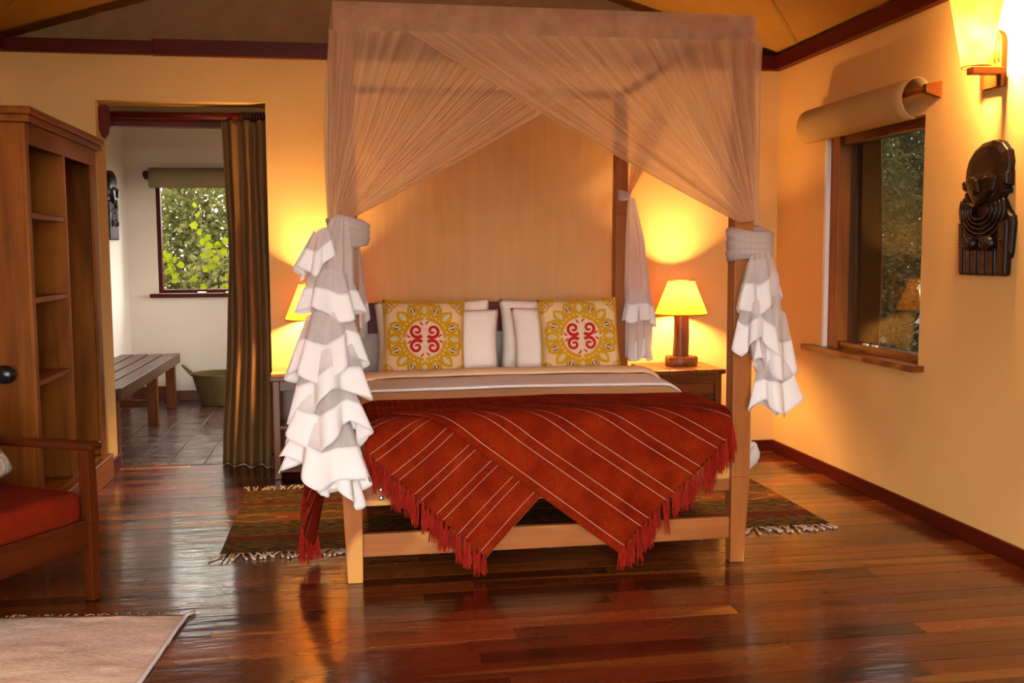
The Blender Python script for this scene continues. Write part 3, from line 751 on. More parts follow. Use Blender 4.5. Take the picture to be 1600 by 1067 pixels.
def cushion(loc, lean, rz, roll, label, seed):
    W = H = .515; T = .14
    e, rot = pillow('patterned_cushion', 'cushion', W, H, T, loc, lean, rz, roll, label, 'cushion', 'patterned cushions on the bed', seed)
    body = e.children[0]
    def P(a, b_, off=.0022):   # pattern coords -1..1 -> surface
        u, v = min(.999, max(.001, a / 2 + .5)), min(.999, max(.001, b_ / 2 + .5))
        x, y_, t = pillow_surface(W, H, T, 1, u, v, seed=seed)
        return rot @ Vector((x, y_, t + off))
    def fill(m_, pts, off=.0022):   # ribbon given as pairs
        vs_ = []
        for (p, q) in pts: vs_ += [P(*p, off), P(*q, off)]
        m_.add(vs_, [(2 * i, 2 * i + 1, 2 * i + 3, 2 * i + 2) for i in range(len(pts) - 1)])
    def ribbon(m_, path, w, off=.0022):
        pr_ = []
        for i, p in enumerate(path):
            a = path[max(0, i - 1)]; b_ = path[min(len(path) - 1, i + 1)]
            dx, dy = b_[0] - a[0], b_[1] - a[1]; l = math.hypot(dx, dy) or 1; ww = w[i] if isinstance(w, list) else w
            pr_.append(((p[0] - dy / l * ww, p[1] + dx / l * ww), (p[0] + dy / l * ww, p[1] - dx / l * ww)))
        fill(m_, pr_, off)
    def leaf(m_, c, ang, L, wd, inner=0., off=.0022, half=None):
        n_ = 12; ca, sa = math.cos(ang), math.sin(ang)
        def tr(s_, t): return (c[0] + s_ * ca - t * sa, c[1] + s_ * sa + t * ca)
        for sd in ((1, -1) if half is None else half):
            pr_ = []
            for i in range(n_ + 1):
                s_ = -1 + 2 * i / n_; t = (1 - s_ * s_)
                pr_.append((tr(s_ * L, sd * wd * t), tr(s_ * L * (1 - .0), sd * wd * t * inner)))
            if sd < 0: pr_ = [(b_, a) for a, b_ in pr_]
            fill(m_, pr_, off)
    def piece(nm, mt, fn):
        m_ = MB(); fn(m_); m_.build(nm, mt, body)
    def leafring(m_, c, ang, L, wd, inner, off=.0035):
        ca, sa = math.cos(ang), math.sin(ang); n_ = 12
        def tr(s_, t): return (c[0] + s_ * ca - t * sa, c[1] + s_ * sa + t * ca)
        ss = [(-1 + 2 * i / n_, 1) for i in range(n_ + 1)] + [(1 - 2 * i / n_, -1) for i in range(1, n_)]
        o_ = [P(*tr(a * L, b_ * wd * (1 - a * a)), off) for a, b_ in ss]; i_ = [P(*tr(a * L * .62, b_ * wd * inner * (1 - a * a)), off) for a, b_ in ss]
        k_ = len(ss); m_.add(o_ + i_, [(q, (q + 1) % k_, (q + 1) % k_ + k_, q + k_) for q in range(k_)])
    def disc(m_):
        n_ = 40; rs = (.02, .15, .28, .40, .455)
        vs_ = [P(r_ * math.cos(2 * math.pi * i / n_), r_ * math.sin(2 * math.pi * i / n_), .0022) for r_ in rs for i in range(n_)]
        m_.add(vs_, [tuple(range(n_))] + [(j * n_ + i, j * n_ + (i + 1) % n_, (j + 1) * n_ + (i + 1) % n_, (j + 1) * n_ + i) for j in range(4) for i in range(n_)])
    piece('medallion', 'pale', disc)
    for q in range(4):
        a0 = q * math.pi / 2 + .06
        piece('applique_arc', 'gold', lambda m_: ribbon(m_, [(.505 * math.cos(a0 + (math.pi / 2 - .12) * i / 20), .505 * math.sin(a0 + (math.pi / 2 - .12) * i / 20)) for i in range(21)], .042, .0035))
        cx, cyy = .195 * (1 if q in (0, 3) else -1), .195 * (1 if q < 2 else -1)
        sx_, sy__ = (1 if cx > 0 else -1), (1 if cyy > 0 else -1)
        pth = []
        for i in range(40):
            t = i / 39; a = -2.4 + 8.2 * t; r_ = .172 * (1 - .86 * t)
            pth.append((cx + sx_ * r_ * math.cos(a), cyy + sy__ * r_ * math.sin(a)))
        piece('applique_spiral', 'red', lambda m_: ribbon(m_, pth, [.042 - .016 * i / 39 for i in range(40)], .0045))
        a = q * math.pi / 2
        for s_ in (-1, 1):
            c = (.385 * math.cos(a) - s_ * .07 * math.sin(a), .385 * math.sin(a) + s_ * .07 * math.cos(a))
            piece('applique_petal', 'red', lambda m_: leaf(m_, c, a + s_ * .7, .07, .042, 0., .0045, (1,)))
    pal = 16
    for i in range(pal):
        a = 2 * math.pi * i / pal; r_ = .745
        c = (r_ * math.cos(a), r_ * math.sin(a))
        piece('applique_leaf', 'gold', lambda m_: leafring(m_, c, a, .205, .145, .50))
        for hf in ((1,), (-1,)): piece('applique_crescent', 'green' if i % 2 == 0 else 'navy', lambda m_: leaf(m_, c, a, .085, .060, .50, .0045, hf))
        a2 = a + math.pi / pal
        piece('applique_petal', 'gold', lambda m_: leaf(m_, (.64 * math.cos(a2), .64 * math.sin(a2)), a2, .10, .06, -1., .0035, (1,)))
        if abs(math.cos(a2)) > .3 and abs(math.sin(a2)) > .3: continue
        piece('applique_petal', 'gold', lambda m_: leaf(m_, (.90 * math.cos(a2), .90 * math.sin(a2)), a2 + 1.57, .12, .05, -1., .0035, (1,)))
    for sx_ in (-1, 1):
        for sy__ in (-1, 1):
            c = (.76 * sx_, .76 * sy__); a = math.atan2(sy__, sx_)
            for hf in ((1,), (-1,)): piece('applique_crescent', 'red', lambda m_: leaf(m_, (c[0] + .08 * sx_, c[1] + .08 * sy__), a, .075, .06, .5, .0045, hf))
            for d_ in (.80, -.80):
                cc = (c[0] + .13 * math.cos(a + d_ * 1.6), c[1] + .13 * math.sin(a + d_ * 1.6))
                piece('applique_leaf', 'gold', lambda m_: leafring(m_, cc, a + d_ * 1.6, .14, .06, .4))
            for d_ in (1, 0):
                q_ = [(.93 * sx_, (.60 + .33 * 0) * sy__), (.93 * sx_, .93 * sy__)] if d_ else [(.60 * sx_, .93 * sy__), (.93 * sx_, .93 * sy__)]
                pth2 = [(q_[0][0] + (q_[1][0] - q_[0][0]) * t / 8, q_[0][1] + (q_[1][1] - q_[0][1]) * t / 8) for t in range(9)]
                piece('applique_band', 'gold', lambda m_: ribbon(m_, pth2, .028, .0035))
    # piped edge
    pp = [P(a, b_, .0) for a, b_ in [(-1 + 2 * i / 20, -1) for i in range(21)] + [(1, -1 + 2 * i / 20) for i in range(1, 21)] + [(1 - 2 * i / 20, 1) for i in range(1, 21)] + [(-1, 1 - 2 * i / 20) for i in range(1, 21)]]
    MB().tube(pp, .005, 6, False).build('piping', 'gold', body, smooth=True)
cushion((.460, 6.295, .950), 14, .02, -.03, 'gold patterned cushion with a red medallion leaning on pillows near the bathroom doorway', 1.)
cushion((1.455, 6.295, .950), 14, -.02, .02, 'gold patterned cushion with a red medallion leaning on pillows near the right bedside lamp', 5.)

# ------------------------------------------------------------------ rust throw
th = empty('rust_throw', (.92, 4.5, 0), 0, 'rust red fringed throw with thin pale stripes folded over the bed foot', 'throw')
TR = .115; ZT_T = TOPZ + .022
def fold(x, s_, yoff=0.):
    """flat height s_ -> front hang, rounded edge, top"""
    yf = 4.505 - yoff; s0 = ZT_T + yoff - TR
    if s_ <= s0: yy, z = yf, s_
    else:
        a = (s_ - s0) / TR
        if a < math.pi / 2: yy, z = yf + TR * (1 - math.cos(a)), s0 + TR * math.sin(a)
        else: yy, z = yf + TR + (s_ - s0 - TR * math.pi / 2), ZT_T + yoff
    # keep between the posts at the sides: round the ends of the bed
    e = min(.112, max(0, .120 - x, x - 1.793))
    up = sstep(s0, s0 + .12, s_)
    z += up * (.012 * (1 - ((x - .956) / .95) ** 2) - .115 * (1 - math.sqrt(1 - (e / .115) ** 2)))
    yy += .010 * nz(x * 3.1 + yoff * 30, s_ * 3.) + .006 * math.sin(x * 9 + s_ * 4)
    if s_ < s0: yy -= .012 * (s0 - s_)
    return (x - .92, yy - 4.5, z)
def pil(A, B, C, D): # bilinear patch
    A, B, C, D = [np.array(p, float) for p in (A, B, C, D)]
    return lambda u, v: (A * (1 - u) + B * u) * (1 - v) + (D * (1 - u) + C * u) * v
# top panel
def tpanel(u, v):
    x = .02 + 1.85 * u; s_ = ZT_T - TR + TR * 1.1 + .60 * v
    p = fold(x, s_ + .01 * math.sin(x * 7) * v, 0.)
    z = p[2] + .003 * nz(x * 4, v * 3, 9.)
    xx = p[0]; k_ = 1 - sstep(4.645, 4.72, p[1] + 4.5)
    xx += k_ * (max(.06 - .92, min(1.78 - .92, xx)) - xx)
    return (xx, p[1], z)
MB().grid(tpanel, 80, 30, lambda u, v: (.3, u * 2)).build('top_panel', 'throw', th, smooth=True, thick=.012)
# left flap: fringe edge from (.02,.665) to (.60,.10), strip runs up-right
fl1 = pil((-.035, .70), (.60, .10), (1.30, .84), (.50, 1.02))
def lf(u, v):
    x, s_ = fl1(u, v); return fold(max(x, .060), s_, .004)
lfo = MB().grid(lf, 70, 60, lambda u, v: (u * 6.4 + .1, v * 1.0)).build('left_flap', 'throw', th, smooth=True, thick=.008)
fl2 = pil((1.22, .10), (1.865, .72), (1.25, 1.02), (.18, .90))
def rfp(u, v):
    x, s_ = fl2(u, v); return fold(min(x, 1.780), s_, .018)
rfo = MB().grid(rfp, 70, 60, lambda u, v: (u * 5.2 + .25, v * 1.1)).build('right_flap', 'throw', th, smooth=True, thick=.008)
# fringe
def tassel_mesh(name, mat, L, seed, n=6, r=.0018, spread=.012):
    rr = random.Random(seed); m_ = MB()
    for i in range(n):
        ox, oy = rr.uniform(-spread, spread), rr.uniform(-.006, .006); l = L * rr.uniform(.7, 1.08)
        pts = [(ox * (t / 5) ** .5 + rr.uniform(-.003, .003), oy + rr.uniform(-.002, .002), -l * t / 5 + (.012 if t == 0 else 0)) for t in range(6)]
        m_.tube(pts, [r * 1.2] * 5 + [r * .8], 4)
    return m_.mesh(name, M[mat])
tms = [tassel_mesh('tassel', 'redfringe', .125, 50 + i, 15, .0019, .016) for i in range(5)]
def put_tassels(parent, pts, jitter=.25):
    for i, p in enumerate(pts):
        o = bpy.data.objects.new('tassel', tms[i % 5]); col.objects.link(o); o.parent = parent
        o.location = p; o.rotation_euler = (R_.uniform(-.08, .03), R_.uniform(-.12, .12), R_.uniform(-.6, .6)); k_ = R_.uniform(.8, 1.25)
        zmax = (p[2] - .012) / .135
        o.scale = (1, 1, max(.25, min(k_, zmax)))
def off(p, d=-.004): return (p[0], p[1] + d, p[2])
put_tassels(lfo, [off(lf((i + .5) / 30, 0.)) for i in range(3, 30)])
put_tassels(rfo, [off(rfp((i + .5) / 30, 0.)) for i in range(28)])
# side drape on the left of the bed
def sd(u, v):
    yy = 4.66 + .52 * u; zt = .70; zb = .10 + .50 * abs(u - .30) ** 1.1
    z = zt + (zb - zt) * v
    return (-.055 - .15 * v - .03 * math.sin(u * 9 + v) * v - .92, yy - 4.5 + .03 * v, z)
sdo = MB().grid(sd, 30, 30, lambda u, v: (u * 3.3, v)).build('side_flap', 'throw', th, smooth=True, thick=.008)
put_tassels(sdo, [off(sd((i + .5) / 14, 1.)) for i in range(14)])

# ------------------------------------------------------------------ mosquito net
net = empty('mosquito_net', (.92, 5.65, 0), 0, 'sheer gathered mosquito net draped over the four-poster frame and knotted at its posts', 'mosquito net')
M['netroof'] = net_mat('net_roof', .36, .36, .14, 12)
M['netband'] = net_mat('net_band', .46, .46, .14, 12)
M['netfan'] = net_mat('net_fan', .36, .80, .22, 24)
M['netfan2'] = net_mat('net_fan2', .28, .78, .30, 26)
M['netback'] = net_mat('net_back', .34, .44, .10, 9)
M['netdense'] = net_mat('net_dense', .88, .92, .12, 22, (.82, .74, .70))
M['gauze'] = net_mat('net_gauze', .80, .85, .15, 14, (.88, .84, .83))
def nb(mb, n_, mt, **k): 
    mb.v = [(p[0] - .92, p[1] - 5.65, p[2]) for p in mb.v]
    return mb.build(n_, mt, net, smooth=True, **k)
NX0, NX1, NY0, NY1, NZ = -.045, 1.885, 4.525, 6.765, 2.582
def nroof(u, v):
    x = NX0 + (NX1 - NX0) * u; yy = NY0 + (NY1 - NY0) * v
    sag = .035 * math.sin(math.pi * u) ** .7 * math.sin(math.pi * v) ** .7
    return (x, yy, NZ - sag + .006 * nz(x * 7, yy * 2))
nb(MB().grid(nroof, 50, 50, lambda u, v: (u, v)), 'net_roof', 'netroof')
def band(p0, p1, name):
    d = Vector(p1) - Vector(p0); n_ = Vector((d.y, -d.x, 0)).normalized(); k_ = int(d.length * 14)
    def f(u, v):
        q = Vector(p0) + d * u + n_ * (.012 * v + (.010 * nz(u * k_ * 2.5, 2.) + .006 * math.sin(u * k_ * 6.28)) * v)
        return (q.x, q.y, NZ - .135 * v + .006 * nz(u * 12, v) * v)
    nb(MB().grid(f, 160, 8, lambda u, v: (u, v)), name, 'netband')
band((NX0, NY0, 0), (NX1, NY0, 0), 'front_valance'); band((NX1, NY0, 0), (NX1, NY1, 0), 'side_valance'); band((NX0, NY1, 0), (NX0, NY0, 0), 'side_valance')
def fan(name, mat, top0, top1, k0, k1, outn, seed, folds=20, amp=.022, sag=.02, nu=200, nv=46, p=1.0):
    t0, t1, k0, k1, on = [Vector(q) for q in (top0, top1, k0, k1, outn)]
    def f(u, v):
        T = t0.lerp(t1, u); K = k0.lerp(k1, u)
        q = T.lerp(K, v ** p)
        w = math.sin(math.pi * min(1, v * 1.0))
        q += on * (amp * (.35 + .65 * math.sin(math.pi * v)) * (math.sin(u * folds * 6.283 + 3 * nz(u * 5, seed)) * .6 + nz(u * folds * 1.7, seed, v * .8)))
        q.z -= sag * w * u ** 1.5
        q += (t1 - t0).normalized() * (.012 * nz(u * 9, v * 3, seed)) * w
        return tuple(q)
    nb(MB().grid(f, nu, nv, lambda u, v: (u + seed, v)), name, mat)
KL = (-.045, 4.50, 1.645); KR = (1.84, 4.50, 1.64)
fan('front_curtain', 'netfan', (-.06, 4.505, 2.455), (1.43, 4.505, 2.455), (-.075, 4.50, 1.62), (.035, 4.49, 1.655), (0, -1, 0), 1., 26)
fan('front_curtain', 'netfan', (1.90, 4.49, 2.455), (.27, 4.49, 2.455), (1.885, 4.49, 1.64), (1.79, 4.47, 1.63), (0, -1, 0), 4., 26)
KBL = (.02, 6.70, 1.72); KBR = (1.86, 6.70, 1.87)
fan('side_curtain', 'netfan2', (-.058, 4.50, 2.455), (-.058, 5.75, 2.455), (-.075, 4.52, 1.63), (-.068, 4.60, 1.64), (-1, 0, 0), 7., 12)
fan('side_curtain', 'netfan2', (-.058, 6.78, 2.455), (-.058, 5.60, 2.455), (-.066, 6.78, 1.70), (-.062, 6.68, 1.72), (-1, 0, 0), 9., 12)
fan('side_curtain', 'netfan2', (1.898, 4.50, 2.455), (1.898, 5.75, 2.455), (1.912, 4.53, 1.63), (1.906, 4.60, 1.64), (1, 0, 0), 11., 12)
fan('side_curtain', 'netfan2', (1.898, 6.78, 2.455), (1.898, 5.60, 2.455), (1.906, 6.78, 1.86), (1.902, 6.68, 1.88), (1, 0, 0), 13., 12)
def nback(u, v):
    x = .03 + 1.78 * u; z = 2.53 - 1.75 * v
    a = 2 * u - 1
    cat = (z - 1.0) - .55 * a * a + .10 * a
    y_ = 6.83 + .045 * math.sin(cat * 10.5) * sstep(0, .4, v) * (1 - .3 * v) + .012 * nz(x * 2, z * 2, 4.)
    return (x, y_, z)
nb(MB().grid(nback, 60, 90, lambda u, v: (u, v)), 'back_panel', 'netback')

def bundle(name, mat, path, rad, folds, seed, depth=.6, nu=72, ymax=99.):
    """gathered column of cloth along a path of points with radii"""
    n_ = len(path)
    def f(u, v):
        i = min(n_ - 2, int(v * (n_ - 1))); t = v * (n_ - 1) - i
        c = Vector(path[i]).lerp(Vector(path[i + 1]), t); r = rad[i] + (rad[i + 1] - rad[i]) * t
        a = 2 * math.pi * u
        rr = r * (1 + .20 * math.sin(a * folds + 2.5 * nz(v * 2, seed)) + .12 * nz(math.cos(a) * 3, math.sin(a) * 3, seed + v * 2))
        return (c.x + rr * math.cos(a), min(c.y + depth * rr * math.sin(a), ymax), c.z)
    nb(MB().grid(f, nu, 40, lambda u, v: (u, v)), name, mat)
def ruffle(cx, cy, z0, z1, r0, r1, slant, zig, folds, seed, a0=-math.pi, a1=math.pi, depth=.62, skew=0., mat='cotton', ymax=99.):
    def f(u, v):
        a = a0 + (a1 - a0) * u
        r = r0 + (r1 - r0) * v ** .8
        r *= 1 + (.06 + .22 * v) * math.sin(a * folds + seed) + .10 * v * nz(math.cos(a) * 2.5, math.sin(a) * 2.5, seed)
        tri = 2 * abs(((a * folds / 6.283 * .5 + seed) % 1.) - .5) - .5
        zh = z1 + slant * math.cos(a) + zig * tri * 2 + zig * .6 * nz(a * 1.3, seed)
        zt_ = z0 + slant * .35 * math.cos(a) + .02 * nz(a, seed + 2)
        return (cx + skew * v + r * math.cos(a), min(cy + depth * r * math.sin(a), ymax), zt_ + (zh - zt_) * v)
    nb(MB().grid(lambda u, v: f(u, v * .46), 90, 7, lambda u, v: (u, v)), 'ruffle_gauze', 'gauze')
    nb(MB().grid(lambda u, v: f(u, .44 + .56 * v), 90, 8, lambda u, v: (u, v)), 'ruffle', mat, thick=.003)
def knot(c, r, seed):
    for k_ in range(3):
        m_ = MB(); cc = Vector(c) + Vector((0, 0, (k_ - 1) * r * .45))
        def f(u, v):
            a = 2 * math.pi * u; b_ = 2 * math.pi * v
            rm = r * (.78 + .06 * math.sin(3 * a + seed)); rt = r * .36 * (1 + .10 * math.sin(b_ * 5 + a * 2))
            tl = (.30 - .3 * k_) * math.sin(a + seed)
            return (cc.x + (rm + rt * math.cos(b_)) * math.cos(a), cc.y + (rm + rt * math.cos(b_)) * math.sin(a), cc.z + rt * math.sin(b_) + tl * r * .6)
        m_.grid(f, 40, 24, lambda u, v: (u * 3, v)); nb(m_, 'knot', 'netdense')
# left front: puff loop + long cascade
knot((.0, 4.57, 1.585), .085, 1.)
bundle('gathered_tail', 'netdense', [(-.03, 4.49, 1.65), (-.05, 4.48, 1.52), (-.06, 4.47, 1.35), (-.085, 4.46, 1.1), (-.10, 4.46, .8), (-.10, 4.46, .55)], [.035, .065, .075, .075, .07, .05], 9, 2., ymax=4.5146)
ruffle(-.11, 4.46, 1.60, 1.43, .03, .085, .03, .035, 7, .4, skew=-.02, ymax=4.5134)
ruffle(-.075, 4.46, 1.42, 1.24, .075, .125, -.02, .03, 6, 1.1, ymax=4.5122)
ruffle(-.085, 4.455, 1.25, .985, .085, .145, .03, .05, 6, 2.3, skew=-.01, ymax=4.5110)
ruffle(-.085, 4.45, 1.09, .86, .10, .15, .05, .06, 5, 3.6, ymax=4.4710)
ruffle(-.095, 4.455, .93, .70, .10, .165, .02, .065, 6, 4.4, skew=.0, ymax=4.4695)
ruffle(-.10, 4.45, .78, .53, .095, .165, -.05, .05, 5, 5.2, ymax=4.4680)
ruffle(-.055, 4.44, .62, .43, .05, .085, -.03, .03, 4, 6.6, skew=.01, ymax=4.4800)
# right front
knot((1.875, 4.56, 1.53), .098, 3.)
bundle('gathered_tail', 'netdense', [(1.90, 4.48, 1.50), (1.905, 4.46, 1.38), (1.91, 4.46, 1.2), (1.94, 4.46, 1.0), (1.96, 4.46, .85)], [.04, .07, .075, .07, .05], 8, 5., ymax=4.5134)
ruffle(1.885, 4.46, 1.46, 1.24, .055, .095, .03, .03, 5, 2.2, ymax=4.5122)
ruffle(1.885, 4.455, 1.27, 1.05, .07, .105, -.02, .05, 6, .8, skew=.0, ymax=4.5110)
ruffle(1.955, 4.455, 1.22, .93, .06, .09, -.02, .05, 5, 3.0, skew=.01, ymax=4.5098)
ruffle(1.955, 4.45, 1.00, .77, .06, .105, .02, .05, 5, 4.0, skew=.02, ymax=4.5086)
# back ones
knot((1.855, 6.70, 1.875), .045, 2.)
bundle('gathered_tail', 'netdense', [(1.90, 6.655, 1.86), (1.92, 6.63, 1.6), (1.93, 6.62, 1.3), (1.945, 6.61, 1.0), (1.945, 6.61, .78)], [.02, .055, .075, .08, .08], 7, 9., ymax=6.6670)
ruffle(1.945, 6.61, 1.24, 1.03, .08, .10, -.03, .03, 5, 1.4, ymax=6.6660)
ruffle(1.945, 6.61, 1.0, .78, .06, .075, .0, .03, 5, 2.4, ymax=6.6650)
bundle('gathered_tail', 'netdense', [(.0, 6.65, 1.72), (.03, 6.63, 1.5), (.045, 6.61, 1.25), (.05, 6.61, .95)], [.03, .05, .058, .06], 7, 12., ymax=6.6640)
ruffle(.052, 6.61, 1.26, 1.02, .055, .070, .03, .04, 5, 1.9, ymax=6.6630)

# ------------------------------------------------------------------ nightstands and lamps
def nightstand(x0, x1, y0, y1, h, label, closed):
    cx, cy = (x0 + x1) / 2, (y0 + y1) / 2
    e = empty('nightstand', (cx, cy, 0), 0, label, 'nightstand')
    X0, X1, Y0, Y1 = x0 - cx, x1 - cx, y0 - cy, y1 - cy
    nbd = 4
    for i in range(nbd):
        a = X0 + (X1 - X0) * i / nbd; boxo('top_plank', 'nsY', e, a + .001, Y0, h - .032, a + (X1 - X0) / nbd - .001, Y1, h, .006)
    for px in (X0 + .02, X1 - .065):
        for py in (Y0 + .03, Y1 - .07): boxo('leg', 'nsZ', e, px, py, 0, px + .045, py + .045, h - .032)
    boxo('apron', 'nsX', e, X0 + .065, Y0 + .035, h - .10, X1 - .065, Y0 + .055, h - .032)
    boxo('shelf', 'nsX', e, X0 + .025, Y0 + .032, .335, X1 - .025, Y1 - .03, .36)
    boxo('shelf', 'nsX', e, X0 + .025, Y0 + .032, .045, X1 - .025, Y1 - .03, .07)
    boxo('back_panel', 'nsZ', e, X0 + .06, Y1 - .04, .07, X1 - .06, Y1 - .03, h - .032)
    if closed:
        boxo('side_panel', 'nsZ', e, X0 + .03, Y0 + .075, .36, X0 + .04, Y1 - .07, h - .032)
        boxo('drawer_front', 'nsX', e, X0 + .068, Y0 + .04, .365, X1 - .068, Y0 + .052, h - .10)
    return e
nightstand(2.02, 2.555, 6.57, 7.075, .69, 'wooden nightstand with planked top beside the window side of the bed', True)
nightstand(-.525, -.06, 6.74, 7.075, .69, 'wooden nightstand with open shelves beside the bathroom doorway curtain', False)

def lamp(x, y_, z, label, seed):
    e = empty('table_lamp', (x, y_, z), 0, label, 'lamp', 'bedside lamps')
    rr = random.Random(seed); m_ = MB(); n_ = 22
    vs_ = []; ph = rr.uniform(0, 6)
    for zz, k_ in ((0, .96), (.012, 1.0), (.058, 1.0), (.068, .94)):
        for i in range(n_):
            a = 2 * math.pi * i / n_; r = .108 * (1 + .28 * nz(math.cos(a) * 1.6 + ph, math.sin(a) * 1.6) + .05 * math.sin(5 * a + ph) + .06 * nz(math.cos(a) * 6, math.sin(a) * 6, zz * 30)) * k_
            vs_.append((r * 1.02 * math.cos(a), r * .85 * math.sin(a), zz))
    fs = [tuple(range(n_))[::-1], tuple(range(3 * n_, 4 * n_))]
    for j in range(3):
        for i in range(n_): fs.append((j * n_ + i, j * n_ + (i + 1) % n_, (j + 1) * n_ + (i + 1) % n_, (j + 1) * n_ + i))
    m_.add(vs_, fs).build('root_base', 'root', e)
    def log(u, v):
        a = 2 * math.pi * u; r = .056 * (1 - .13 * v + .03 * math.sin(v * 3)) * (1 + .05 * math.sin(3 * a + ph) + .05 * nz(math.cos(a) * 2, math.sin(a) * 2, v * 1.5 + ph))
        return (r * math.cos(a) + .004 * math.sin(v * 3), r * math.sin(a), .066 + .32 * v)
    MB().grid(log, 28, 14).build('log_post', 'logpost', e, smooth=True)
    z0, z1, r0, r1 = .368, .603, .184, .090
    MB().lathe([(r0 + (r1 - r0) * i / 8, z0 + (z1 - z0) * i / 8) for i in range(9)], 48).build('lamp_shade', 'shade', e, smooth=True)
    shd = [c for c in e.children if c.name.startswith('lamp_shade')][0]
    for r, zz in ((r0, z0), (r1, z1)):
        MB().tube([((r + .001) * math.cos(a), (r + .001) * math.sin(a), zz) for a in [2 * math.pi * q / 48 for q in range(49)]], .0035, 6, False).build('shade_rim', 'shade_rim', shd, smooth=True)
    MB().tube([(0, 0, .38), (0, 0, .462)], .016, 12).build('socket', 'shade_rim', e, smooth=True)
    MB().ellipsoid((0, 0, .49), (.024, .024, .034)).build('bulb', 'bulb', e, smooth=True)
    l = bpy.data.lights.new('bulb_light', 'POINT'); l.energy = LAMP_W; l.color = LAMP_C; l.shadow_soft_size = .045
    o = bpy.data.objects.new('bulb_light', l); col.objects.link(o); o.parent = e; o.location = (0, 0, .49)
lamp(2.325, 6.86, .69, 'lit bedside lamp with log base on the nightstand by the window side', 3)
lamp(-.235, 6.90, .69, 'lit bedside lamp with log base on the nightstand by the doorway curtain', 11)
bo = empty('booklet', (-.432, 6.84, .69), .03, 'thin orange booklet lying on the nightstand by the doorway', 'booklet')
boxo('pages', 'paper', bo, -.082, -.075, .0, .082, .075, .014, .002)
boxo('cover', 'paper', bo, -.084, -.078, .014, .084, .078, .017, .001)

# ------------------------------------------------------------------ wall sconce and carved masks
sn = empty('wall_sconce', (XR, 4.575, 2.42), 0, 'lit parchment wall sconce on a carved wooden bracket on the right wall', 'wall lamp')
def splate(i, x0):  # arched plate outline (y,z)
    pts = []
    for k_ in range(13):
        a = math.pi * k_ / 12; pts.append((.08 * math.cos(a), .07 + .07 * math.sin(a)))
    pts += [(-.08, -.135), (.08, -.135)]
    return [(x0, p, q) for p, q in pts]
pa, pb = splate(0, 0.001), splate(1, -.03)
k = len(pa)
MB().add(pa + pb, [tuple(range(k)), tuple(range(k, 2 * k))[::-1]] + [(i, (i + 1) % k, (i + 1) % k + k, i + k) for i in range(k)]).build('back_plate', 'nsZ', sn)
bpl = [c for c in sn.children if c.name.startswith('back_plate')][0]
for i in range(5):
    MB().tube([(-.031, -.06 + .03 * i, -.02), (-.031, -.055 + .0275 * i, .05), (-.031, -.045 + .0225 * i, .115)], .005, 6).build('carved_ridge', 'nsZ', bpl, smooth=True)
boxo('bracket_arm', 'nsX', sn, -.19, -.10, -.085, -.025, -.045, -.05)
SX, SY = -.155, -.075
def half_shade(u, v):
    a = math.radians(62 + 236 * u); r = .066 + .07 * v
    return (SX + r * math.cos(a), SY + r * math.sin(a), -.052 + .37 * v)
MB().grid(half_shade, 40, 12).build('lamp_shade', 'shade2', sn, smooth=True)
shd = [c for c in sn.children if c.name.startswith('lamp_shade')][0]
for r, zz in ((.066, -.052), (.136, .318)):
    MB().tube([(SX + (r + .001) * math.cos(a), SY + (r + .001) * math.sin(a), zz) for a in [math.radians(62 + 236 * q / 40) for q in range(41)]], .003, 6, False).build('shade_rim', 'shade_rim', shd, smooth=True)
MB().ellipsoid((SX, SY, .09), (.03, .03, .045)).build('bulb', 'bulb', sn, smooth=True)
MB().tube([(SX, SY, -.055), (SX, SY, .05)], .018, 12).build('socket', 'shade_rim', sn, smooth=True)
l = bpy.data.lights.new('bulb_light', 'POINT'); l.energy = SCONCE_W; l.color = LAMP_C; l.shadow_soft_size = .047
o = bpy.data.objects.new('bulb_light', l); col.objects.link(o); o.parent = sn; o.location = (SX, SY, .09)

sn_fill = copy_tree(sn); sn_fill.location = (XL, 2.3, 2.42); sn_fill.rotation_euler = (0, 0, math.pi)  # out-of-frame copy of the sconce, added as extra warm light for the room
tag(sn_fill, 'added parchment sconce on the unseen left wall to help light the room', 'wall lamp')

